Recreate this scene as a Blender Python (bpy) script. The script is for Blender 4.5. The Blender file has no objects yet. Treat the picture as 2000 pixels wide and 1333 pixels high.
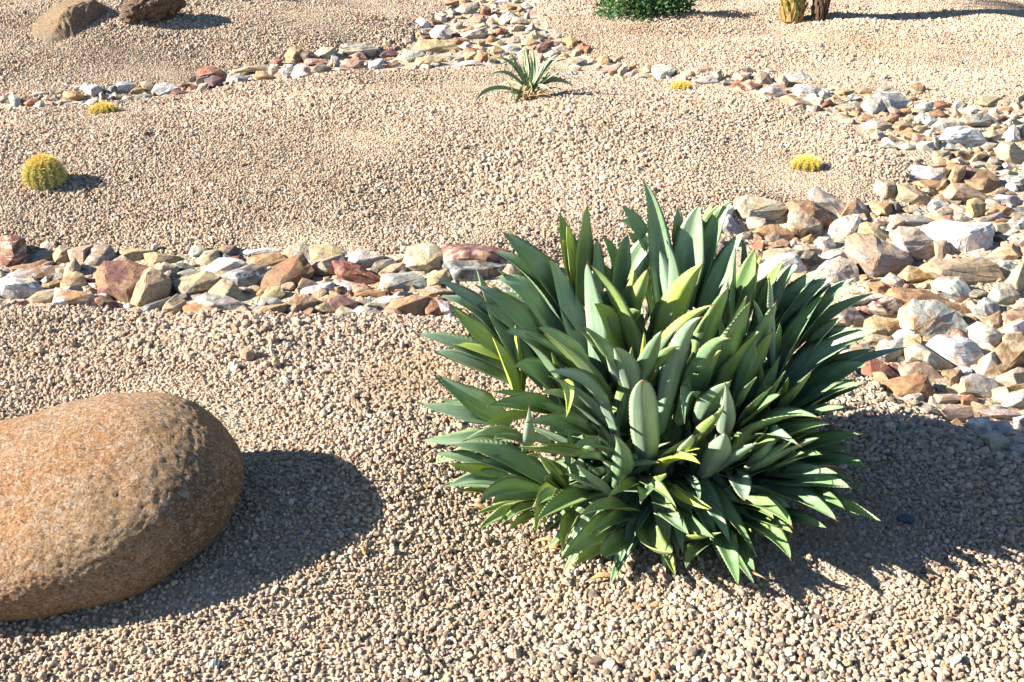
import bpy, bmesh, math, random
import numpy as np
from mathutils import Vector, Matrix, noise
from mathutils.bvhtree import BVHTree

R = math.radians
scene = bpy.context.scene
COL = scene.collection
rng = random.Random(7)
nrg = np.random.default_rng(11)

# ---------------------------------------------------------------- camera
CAM_H = 1.5
PITCH = 24.8                      # degrees below the horizontal
FPX = 2200.0                      # focal length in pixels of the 2000 px wide photograph
cam_d = bpy.data.cameras.new('camera')
cam_d.sensor_width = 36.0
cam_d.lens = 36.0 * FPX / 2000.0
cam_d.clip_start = 0.05
cam_d.clip_end = 600.0
cam = bpy.data.objects.new('camera', cam_d)
COL.objects.link(cam)
cam.location = (0, 0, CAM_H)
cam.rotation_euler = (R(90 - PITCH), 0, 0)
scene.camera = cam

# ---------------------------------------------------------------- sky and sun
SUN_EL = 29.0
SUN_DIR = Vector((-1.0, -0.15, 0)).normalized()      # horizontal direction towards the sun
w = bpy.data.worlds.new('World')
scene.world = w
w.use_nodes = True
nt = w.node_tree
bg = nt.nodes['Background']
sky = nt.nodes.new('ShaderNodeTexSky')
sky.sky_type = 'NISHITA'
sky.sun_disc = False
sky.sun_elevation = R(SUN_EL)
sky.sun_rotation = math.atan2(SUN_DIR.x, SUN_DIR.y)
sky.air_density = 1.0
sky.dust_density = 0.2
sky.altitude = 800
sky.ozone_density = 2.0
nt.links.new(sky.outputs[0], bg.inputs[0])
bg.inputs[1].default_value = 0.05
sun_d = bpy.data.lights.new('sun', 'SUN')
sun_d.energy = 5.0
sun_d.angle = R(0.5)
sun_d.color = (1.0, 0.91, 0.77)
sun = bpy.data.objects.new('sun', sun_d)
COL.objects.link(sun)
to_sun = Vector((SUN_DIR.x * math.cos(R(SUN_EL)), SUN_DIR.y * math.cos(R(SUN_EL)), math.sin(R(SUN_EL))))
sun.rotation_euler = to_sun.to_track_quat('Z', 'Y').to_euler()
sun.location = (-6, 2, 5)

scene.view_settings.view_transform = 'Standard'
scene.view_settings.look = 'None'
scene.view_settings.gamma = 1.0
scene.view_settings.use_curve_mapping = False
scene.view_settings.exposure = 1.85
scene.render.engine = 'CYCLES'
scene.cycles.use_denoising = True
scene.cycles.max_bounces = 6
scene.cycles.diffuse_bounces = 1
scene.cycles.transmission_bounces = 3
scene.cycles.sample_clamp_indirect = 6.0

# ---------------------------------------------------------------- helpers
def tag(o, label=None, cat=None, group=None, kind=None):
    if label: o['label'] = label
    if cat: o['category'] = cat
    if group: o['group'] = group
    if kind: o['kind'] = kind
    return o

def link(o, parent=None):
    COL.objects.link(o)
    if parent is not None:
        o.parent = parent
    return o

def empty(name, loc):
    o = bpy.data.objects.new(name, None)
    o.empty_display_size = 0.1
    o.location = loc
    return link(o)

def mesh_obj(name, verts, faces, mat, parent=None, loc=(0, 0, 0), smooth=False):
    me = bpy.data.meshes.new(name)
    me.from_pydata([tuple(v) for v in verts], [], faces)
    me.update()
    if smooth:
        me.polygons.foreach_set('use_smooth', [True] * len(me.polygons))
    if mat: me.materials.append(mat)
    o = bpy.data.objects.new(name, me)
    o.location = loc
    return link(o, parent)

def corner_attr(me, name, rgba):
    a = me.color_attributes.new(name, 'FLOAT_COLOR', 'POINT')
    n = len(me.vertices)
    a.data.foreach_set('color', list(rgba) * n)

class NT:
    """tiny node-tree helper"""
    def __init__(s, name):
        s.m = bpy.data.materials.new(name)
        s.m.use_nodes = True
        s.t = s.m.node_tree
        s.t.nodes.clear()
        s.out = s.t.nodes.new('ShaderNodeOutputMaterial')
    def n(s, typ, ins=None, **kw):
        nd = s.t.nodes.new(typ)
        for k, v in kw.items(): setattr(nd, k, v)
        for k, v in (ins or {}).items():
            if isinstance(v, bpy.types.NodeSocket): s.t.links.new(v, nd.inputs[k])
            else: nd.inputs[k].default_value = v
        return nd
    def mix(s, f, a, b, mode='MIX'):
        nd = s.t.nodes.new('ShaderNodeMix'); nd.data_type = 'RGBA'; nd.blend_type = mode
        for i, v in ((0, f), (6, a), (7, b)):
            if isinstance(v, bpy.types.NodeSocket): s.t.links.new(v, nd.inputs[i])
            elif i and not hasattr(v, '__len__'): nd.inputs[i].default_value = (v, v, v, 1)
            elif i and len(v) == 3: nd.inputs[i].default_value = (*v, 1)
            else: nd.inputs[i].default_value = v
        return nd.outputs[2]
    def math(s, op, a, b=0.0, c=0.0, clamp=False):
        nd = s.t.nodes.new('ShaderNodeMath'); nd.operation = op; nd.use_clamp = clamp
        for i, v in ((0, a), (1, b), (2, c)):
            if isinstance(v, bpy.types.NodeSocket): s.t.links.new(v, nd.inputs[i])
            else: nd.inputs[i].default_value = v
        return nd.outputs[0]
    def ramp(s, f, stops, interp='LINEAR'):
        nd = s.t.nodes.new('ShaderNodeValToRGB')
        s.t.links.new(f, nd.inputs[0])
        cr = nd.color_ramp; cr.interpolation = interp
        while len(cr.elements) < len(stops): cr.elements.new(0.5)
        for e, (p, c) in zip(cr.elements, stops):
            e.position = p
            e.color = (c, c, c, 1) if not hasattr(c, '__len__') else (*c[:3], 1)
        return nd.outputs[0]
    def noise(s, vec, scale, detail=3, rough=0.55, dist=0.0):
        nd = s.n('ShaderNodeTexNoise', {'Scale': scale, 'Detail': detail, 'Roughness': rough, 'Distortion': dist})
        s.t.links.new(vec, nd.inputs['Vector'])
        return nd.outputs[0]
    def bsdf(s, color, rough=0.85, normal=None, spec=0.3):
        b = s.t.nodes.new('ShaderNodeBsdfPrincipled')
        if isinstance(color, bpy.types.NodeSocket): s.t.links.new(color, b.inputs['Base Color'])
        else: b.inputs['Base Color'].default_value = (*color, 1)
        if isinstance(rough, bpy.types.NodeSocket): s.t.links.new(rough, b.inputs['Roughness'])
        else: b.inputs['Roughness'].default_value = rough
        b.inputs['Specular IOR Level'].default_value = spec
        if normal is not None: s.t.links.new(normal, b.inputs['Normal'])
        return b
    def bump(s, h, strength, dist, normal=None):
        nd = s.n('ShaderNodeBump', {'Strength': strength, 'Distance': dist, 'Height': h})
        if normal is not None: s.t.links.new(normal, nd.inputs['Normal'])
        return nd.outputs[0]
    def done(s, sh):
        s.t.links.new(sh, s.out.inputs[0])
        return s.m

# ---------------------------------------------------------------- camera geometry (photo pixel <-> world)
RIGHT = Vector((1, 0, 0))
FWD = Vector((0, math.cos(R(PITCH)), -math.sin(R(PITCH))))
UPI = Vector((0, math.sin(R(PITCH)), math.cos(R(PITCH))))
CAM = Vector((0, 0, CAM_H))
def ray(px, py):
    """direction through a photo pixel, with unit forward component"""
    return RIGHT * ((px - 1000.0) / FPX) - UPI * ((py - 666.5) / FPX) + FWD
def at_depth(px, py, d):
    return CAM + ray(px, py) * d
def to_px(p):
    v = Vector(p) - CAM
    d = v.dot(FWD)
    return 1000 + FPX * v.dot(RIGHT) / d, 666.5 - FPX * v.dot(UPI) / d, d

# ================================================================ TERRAIN
# height grid, 5 cm cells
GX0, GX1, GY0, GY1, GS = -9.0, 9.0, -1.0, 17.0, 0.05
gx = np.arange(GX0, GX1 + 1e-6, GS); gy = np.arange(GY0, GY1 + 1e-6, GS)
XX, YY = np.meshgrid(gx, gy)           # [iy, ix]
def gauss(cx, cy, a, sx, sy, rot=0.0):
    c, s = math.cos(R(rot)), math.sin(R(rot))
    u = (XX - cx) * c + (YY - cy) * s; v = -(XX - cx) * s + (YY - cy) * c
    return a * np.exp(-0.5 * ((u / sx) ** 2 + (v / sy) ** 2))
HH = gauss(0.3, 5.7, 0.17, 2.6, 0.75, 6) + gauss(-2.9, 8.6, 0.30, 1.6, 0.85, 14) \
   + gauss(-5.2, 6.0, 0.10, 1.5, 1.5) + gauss(4.5, 10.5, 0.10, 3.0, 1.5) + gauss(-0.2, 2.9, 0.03, 1.2, 0.35) \
   + gauss(2.6, 2.0, 0.05, 0.9, 0.5)
# gentle raked undulation
for k in range(26):
    a = nrg.uniform(0, 2 * math.pi); lam = nrg.uniform(0.35, 1.6); ph = nrg.uniform(0, 6.28)
    HH = HH + 0.0042 * lam * np.sin((XX * math.cos(a) + YY * math.sin(a)) * 2 * math.pi / lam + ph)
HH = HH + gauss(-0.86, 2.0, 0.03, 0.42, 0.26) + gauss(0.36, 2.32, 0.02, 0.30, 0.25)
# shallow rake furrow near the lower left
HH = HH - gauss(-0.55, 1.86, 0.022, 0.55, 0.045, 10)

def h_at(x, y):
    fx = min(max((x - GX0) / GS, 0), len(gx) - 1.001); fy = min(max((y - GY0) / GS, 0), len(gy) - 1.001)
    ix, iy = int(fx), int(fy); u, v = fx - ix, fy - iy
    return float(HH[iy, ix] * (1 - u) * (1 - v) + HH[iy, ix + 1] * u * (1 - v) + HH[iy + 1, ix] * (1 - u) * v + HH[iy + 1, ix + 1] * u * v)
def h_np(x, y):
    fx = np.clip((x - GX0) / GS, 0, len(gx) - 1.001); fy = np.clip((y - GY0) / GS, 0, len(gy) - 1.001)
    ix = fx.astype(int); iy = fy.astype(int); u = fx - ix; v = fy - iy
    return HH[iy, ix] * (1 - u) * (1 - v) + HH[iy, ix + 1] * u * (1 - v) + HH[iy + 1, ix] * (1 - u) * v + HH[iy + 1, ix + 1] * u * v
def ground(px, py):
    """where the sight line through a photo pixel meets the terrain"""
    d = ray(px, py)
    t = 1.2
    prev = t
    while t < 40:
        p = CAM + d * t
        if p.z < h_at(p.x, p.y):
            lo, hi = prev, t
            for _ in range(14):
                m = 0.5 * (lo + hi); p = CAM + d * m
                if p.z < h_at(p.x, p.y): hi = m
                else: lo = m
            return CAM + d * hi
        prev = t
        t += 0.02 + 0.004 * t
    return CAM + d * 40

# the rock beds, outlined on the ground
BED_NEAR = [(-60,486),(0,480),(60,486),(200,490),(420,490),(600,490),(840,490),(1000,505),(1150,490),(1300,465),(1425,415),(1580,392),
            (1700,372),(1770,345),(1800,322),(1745,300),(1700,276),(1680,250),(1600,226),(1540,206),(1640,170),(1760,180),(1900,196),(2080,205),
            (2120,890),(1900,850),(1830,806),(1750,784),(1690,735),(1600,690),(1300,670),(1000,640),(870,612),(760,614),(640,612),(460,612),(270,604),(110,598),(-60,584)]
BED_FAR = [(-60,200),(80,186),(180,178),(280,166),(380,152),(440,138),(560,106),(680,92),(790,88),(830,40),(870,16),(890,-24),(1040,-24),(1060,34),(1095,64),
           (1120,84),(1180,108),(1280,132),(1500,150),(1640,162),(1640,216),(1560,204),(1480,184),(1380,170),(1290,156),(1210,150),(1100,148),(950,126),(850,132),(700,134),(620,144),(500,158),(380,178),
           (290,190),(170,202),(80,210),(-60,212)]
def world_poly(pp):
    return [(g.x, g.y) for g in (ground(a, b) for a, b in pp)]
def inside_np(poly, x, y):
    r = np.zeros(x.shape, bool)
    n = len(poly); j = n - 1
    for i in range(n):
        xi, yi = poly[i]; xj, yj = poly[j]
        c = ((yi > y) != (yj > y)) & (x < (xj - xi) * (y - yi) / (yj - yi + 1e-12) + xi)
        r ^= c; j = i
    return r
BW = [world_poly(BED_NEAR), world_poly(BED_FAR)]
mask = (inside_np(BW[0], XX, YY) | inside_np(BW[1], XX, YY)).astype(float)
sm = mask.copy()
for _ in range(5):
    sm = (sm + np.roll(sm, 1, 0) + np.roll(sm, -1, 0) + np.roll(sm, 1, 1) + np.roll(sm, -1, 1)) / 5
HH = HH - 0.035 * sm
BEDM = mask
def bed_np(x, y):
    ix = np.clip(np.round((x - GX0) / GS).astype(int), 0, len(gx) - 1); iy = np.clip(np.round((y - GY0) / GS).astype(int), 0, len(gy) - 1)
    return sm[iy, ix]

# ---- ground sheet: fine in the middle, then out to the horizon
def mat_ground():
    k = NT('sandy_ground')
    geo = k.n('ShaderNodeNewGeometry').outputs['Position']
    v = k.n('ShaderNodeTexVoronoi', {'Scale': 70.0, 'Vector': geo})
    sep = k.n('ShaderNodeSeparateColor', {0: v.outputs['Color']})
    c = k.ramp(sep.outputs[0], [(0, (.38, .31, .225)), (.3, (.43, .35, .255)), (.6, (.48, .395, .295)), (.85, (.52, .44, .345)), (1, (.35, .30, .24))])
    big = k.noise(geo, 1.3, 4)
    c = k.mix(k.ramp(big, [(.35, 0), (.7, .5)]), c, (.42, .33, .23))
    f = k.noise(geo, 400, 2)
    c = k.mix(0.5, c, k.ramp(f, [(.3, .55), (.7, 1.0)]), 'MULTIPLY')
    b = k.bump(v.outputs['Distance'], 0.9, 0.008)
    return k.done(k.bsdf(c, 0.95, b, 0.1).outputs[0])
M_GROUND = mat_ground()
ny, nx = XX.shape
vs = np.empty((ny * nx, 3)); vs[:, 0] = XX.ravel(); vs[:, 1] = YY.ravel(); vs[:, 2] = HH.ravel()
idx = np.arange(ny * nx).reshape(ny, nx)
quads = np.stack([idx[:-1, :-1], idx[:-1, 1:], idx[1:, 1:], idx[1:, :-1]], -1).reshape(-1, 4)
# skirt rings out to 400 m
border = list(idx[0, :]) + list(idx[1:, -1]) + list(idx[-1, -2::-1]) + list(idx[-2:0:-1, 0])
cx, cy = 0.0, 8.0
extra = []; rings = [border]
for s in (1.5, 3, 8, 40):
    ring = []
    for b in border:
        x, y, z = vs[b]
        ring.append(ny * nx + len(extra))
        extra.append((cx + (x - cx) * s, cy + (y - cy) * s, z * (0.4 if s < 2 else 0.0)))
    rings.append(ring)
fq = [tuple(int(i) for i in q) for q in quads]
for a, b in zip(rings[:-1], rings[1:]):
    n = len(a)
    for i in range(n):
        j = (i + 1) % n
        fq.append((int(a[i]), int(b[i]), int(b[j]), int(a[j])))
allv = np.vstack([vs, np.array(extra)])
g_ob = mesh_obj('ground', allv.tolist(), fq, M_GROUND, smooth=True)
tag(g_ob, kind='structure')

# ---- the gravel cover (uncountable): crushed stones instanced over the sheet
def mat_gravel():
    k = NT('crushed_gravel')
    oi = k.n('ShaderNodeObjectInfo')
    rnd = oi.outputs['Random']
    geo = k.n('ShaderNodeNewGeometry').outputs['Position']
    stops = [(0.0, (.54, .45, .35)), (.14, (.45, .35, .26)), (.26, (.60, .53, .44)), (.40, (.42, .34, .265)), (.48, (.52, .46, .38)), (.57, (.34, .30, .26)),
             (.63, (.57, .46, .33)), (.70, (.66, .61, .55)), (.77, (.46, .35, .28)), (.83, (.27, .24, .21)), (.87, (.52, .41, .31)), (.93, (.42, .28, .16)), (.955, (.17, .14, .12)), (.98, (.38, .24, .19))]
    stops = [(p_, (r_ * 1.08, g_ * 1.02, b_ * .97)) for p_, (r_, g_, b_) in stops]
    c = k.ramp(rnd, stops, 'CONSTANT')
    big = k.noise(geo, 0.9, 4, 0.6)
    c = k.mix(k.ramp(big, [(.48, 0.0), (.75, .25)]), c, (.46, .37, .27))
    big2 = k.noise(k.n('ShaderNodeVectorMath', {0: geo, 1: (7.3, 2.1, 0)}, operation='ADD').outputs[0], 1.4, 3, 0.6)
    c = k.mix(k.ramp(big2, [(.52, 0.0), (.78, .25)]), c, (.46, .40, .36))
    # rust-brown patch of washed fines left of the agave
    for (qx, qy, qr) in PATCHES:
        dv = k.n('ShaderNodeVectorMath', {0: geo, 1: (qx, qy, 0)}, operation='DISTANCE').outputs['Value']
        dv = k.math('ADD', dv, k.math('MULTIPLY', big, 0.5))
        c = k.mix(k.ramp(dv, [(.22 + qr * .4, .55), (.25 + qr * 1.9, 0)]), c, (.38, .26, .15))
    tc = k.n('ShaderNodeTexCoord').outputs['Object']
    nz = k.noise(tc, 2.6, 4, 0.65)
    c = k.mix(1.0, c, k.ramp(nz, [(.3, .62), (.5, .95), (.72, 1.12)]), 'MULTIPLY')
    b = k.bump(k.noise(tc, 4.0, 4, .7), 0.5, 0.3)
    return k.done(k.bsdf(c, 0.9, b, 0.15).outputs[0])
PATCHES = [(g_.x, g_.y, r_) for g_, r_ in ((ground(810, 740), .16), (ground(1850, 1180), .04), (ground(1700, 90), .2), (ground(1250, 60), .15))]
M_GRAVEL = mat_gravel()

def gravel_points():
    P, S, Rt = [], [], []
    y = 1.05
    def size_f(x, yy):
        return 1.0 + 0.28 * np.sin(x * 1.7 + 0.6 * yy + 1.0) * np.sin(yy * 2.1 - x * 0.8) - 0.12 * np.sin(x * 3.1 + yy * 2.2)
    while y < 12.6:
        sp = 0.0086 + 0.00050 * max(0, y - 1.6) + 0.0020 * math.exp(-max(0, y - 1.5) / 0.5)
        xw = 0.56 * y + 1.7
        n = int(2 * xw / sp)
        x = np.linspace(-xw, xw, n) + nrg.uniform(-sp * .55, sp * .55, n)
        yy = y + nrg.uniform(-sp * .55, sp * .55, n)
        keep = bed_np(x, yy) < 0.62
        x, yy = x[keep], yy[keep]; n = len(x)
        z = h_np(x, yy)
        fine = np.clip(np.sin(x * 2.3 + 1.9 * yy + 2.0) * np.sin(x * 1.1 - yy * 2.7 + .5) * 1.6 - 0.45 + 0.35 * np.sin(x * 7 + yy * 5), 0, 1)
        s = sp * (0.62 - 0.20 * fine) * size_f(x, yy) * np.exp(nrg.normal(0, 0.20, n))
        bigger = nrg.random(n) < 0.035
        s[bigger] *= nrg.uniform(1.3, 1.75, bigger.sum())
        z = z + s * (nrg.uniform(0.0, 1.0, n) - 1.1 * np.clip(fine - 0.45, 0, 1))
        P.append(np.stack([x, yy, z], 1))
        S.append(np.stack([s * nrg.uniform(.75, 1.3, n), s * nrg.uniform(.75, 1.15, n), s * nrg.uniform(.65, 1.0, n)], 1))
        Rt.append(nrg.uniform(0, 6.283, (n, 3)))
        y += sp * 0.92
    return np.vstack(P), np.vstack(S), np.vstack(Rt)

gp, gs_, gr = gravel_points()
print('gravel stones', len(gp))
me = bpy.data.meshes.new('gravel')
me.vertices.add(len(gp))
me.vertices.foreach_set('co', gp.ravel())
for nm, arr in (('scl', gs_), ('rot', gr)):
    a = me.attributes.new(nm, 'FLOAT_VECTOR', 'POINT')
    a.data.foreach_set('vector', arr.ravel())
me.materials.append(M_GRAVEL)
gravel = link(bpy.data.objects.new('gravel', me))
tag(gravel, 'pale tan crushed gravel covering the ground between the rock beds', 'gravel', kind='stuff')

def stone_tree(mat, nvar=9):
    t = bpy.data.node_groups.new('gravel_scatter', 'GeometryNodeTree')
    t.interface.new_socket('Geometry', in_out='INPUT', socket_type='NodeSocketGeometry')
    t.interface.new_socket('Geometry', in_out='OUTPUT', socket_type='NodeSocketGeometry')
    N, L = t.nodes, t.links
    gi = N.new('NodeGroupInput'); go = N.new('NodeGroupOutput')
    toinst = N.new('GeometryNodeGeometryToInstance')
    for i in range(nvar):
        ico = N.new('GeometryNodeMeshIcoSphere')
        ico.inputs['Radius'].default_value = 1.0
        ico.inputs['Subdivisions'].default_value = 2 if i % 3 else 3
        pos = N.new('GeometryNodeInputPosition')
        vo = N.new('ShaderNodeTexVoronoi'); vo.inputs['Scale'].default_value = 0.75
        add = N.new('ShaderNodeVectorMath'); add.operation = 'ADD'
        add.inputs[1].default_value = (i * 3.71, i * 1.93 + 2, i * 5.17)
        L.new(pos.outputs[0], add.inputs[0]); L.new(add.outputs[0], vo.inputs['Vector'])
        # radial push by a cell pattern -> lumpy, faceted stones
        mr = N.new('ShaderNodeMapRange')
        mr.inputs[1].default_value = 0.1; mr.inputs[2].default_value = 0.9
        mr.inputs[3].default_value = 1.25; mr.inputs[4].default_value = 0.66
        L.new(vo.outputs['Distance'], mr.inputs[0])
        no = N.new('ShaderNodeTexNoise'); no.inputs['Scale'].default_value = 1.9; no.inputs['Detail'].default_value = 1.0
        L.new(add.outputs[0], no.inputs['Vector'])
        mm = N.new('ShaderNodeMath'); mm.operation = 'MULTIPLY_ADD'
        L.new(no.outputs[0], mm.inputs[0]); mm.inputs[1].default_value = 0.5; mm.inputs[2].default_value = -0.25
        ad = N.new('ShaderNodeMath'); ad.operation = 'ADD'
        L.new(mr.outputs[0], ad.inputs[0]); L.new(mm.outputs[0], ad.inputs[1])
        sc = N.new('ShaderNodeVectorMath'); sc.operation = 'SCALE'
        L.new(pos.outputs[0], sc.inputs[0]); L.new(ad.outputs[0], sc.inputs['Scale'])
        sp = N.new('GeometryNodeSetPosition')
        L.new(ico.outputs[0], sp.inputs[0]); L.new(sc.outputs[0], sp.inputs['Position'])
        ss = N.new('GeometryNodeSetShadeSmooth'); ss.inputs['Shade Smooth'].default_value = False
        L.new(sp.outputs[0], ss.inputs[0])
        sm_ = N.new('GeometryNodeSetMaterial'); sm_.inputs['Material'].default_value = mat
        L.new(ss.outputs[0], sm_.inputs[0])
        L.new(sm_.outputs[0], toinst.inputs[0])
    iop = N.new('GeometryNodeInstanceOnPoints')
    L.new(gi.outputs[0], iop.inputs['Points'])
    L.new(toinst.outputs[0], iop.inputs['Instance'])
    iop.inputs['Pick Instance'].default_value = True
    ri = N.new('FunctionNodeRandomValue'); ri.data_type = 'INT'
    for s_ in ri.inputs:
        if s_.type == 'INT' and s_.name == 'Min': s_.default_value = 0
        if s_.type == 'INT' and s_.name == 'Max': s_.default_value = nvar - 1
    iout = [o for o in ri.outputs if o.type == 'INT'][0]
    L.new(iout, iop.inputs['Instance Index'])
    for nm, inp in (('scl', 'Scale'), ('rot', 'Rotation')):
        na = N.new('GeometryNodeInputNamedAttribute'); na.data_type = 'FLOAT_VECTOR'
        na.inputs['Name'].default_value = nm
        L.new([o for o in na.outputs if o.enabled and o.name == 'Attribute'][0], iop.inputs[inp])
    L.new(iop.outputs[0], go.inputs[0])
    return t
md = gravel.modifiers.new('scatter', 'NODES')
md.node_group = stone_tree(M_GRAVEL)

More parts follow.
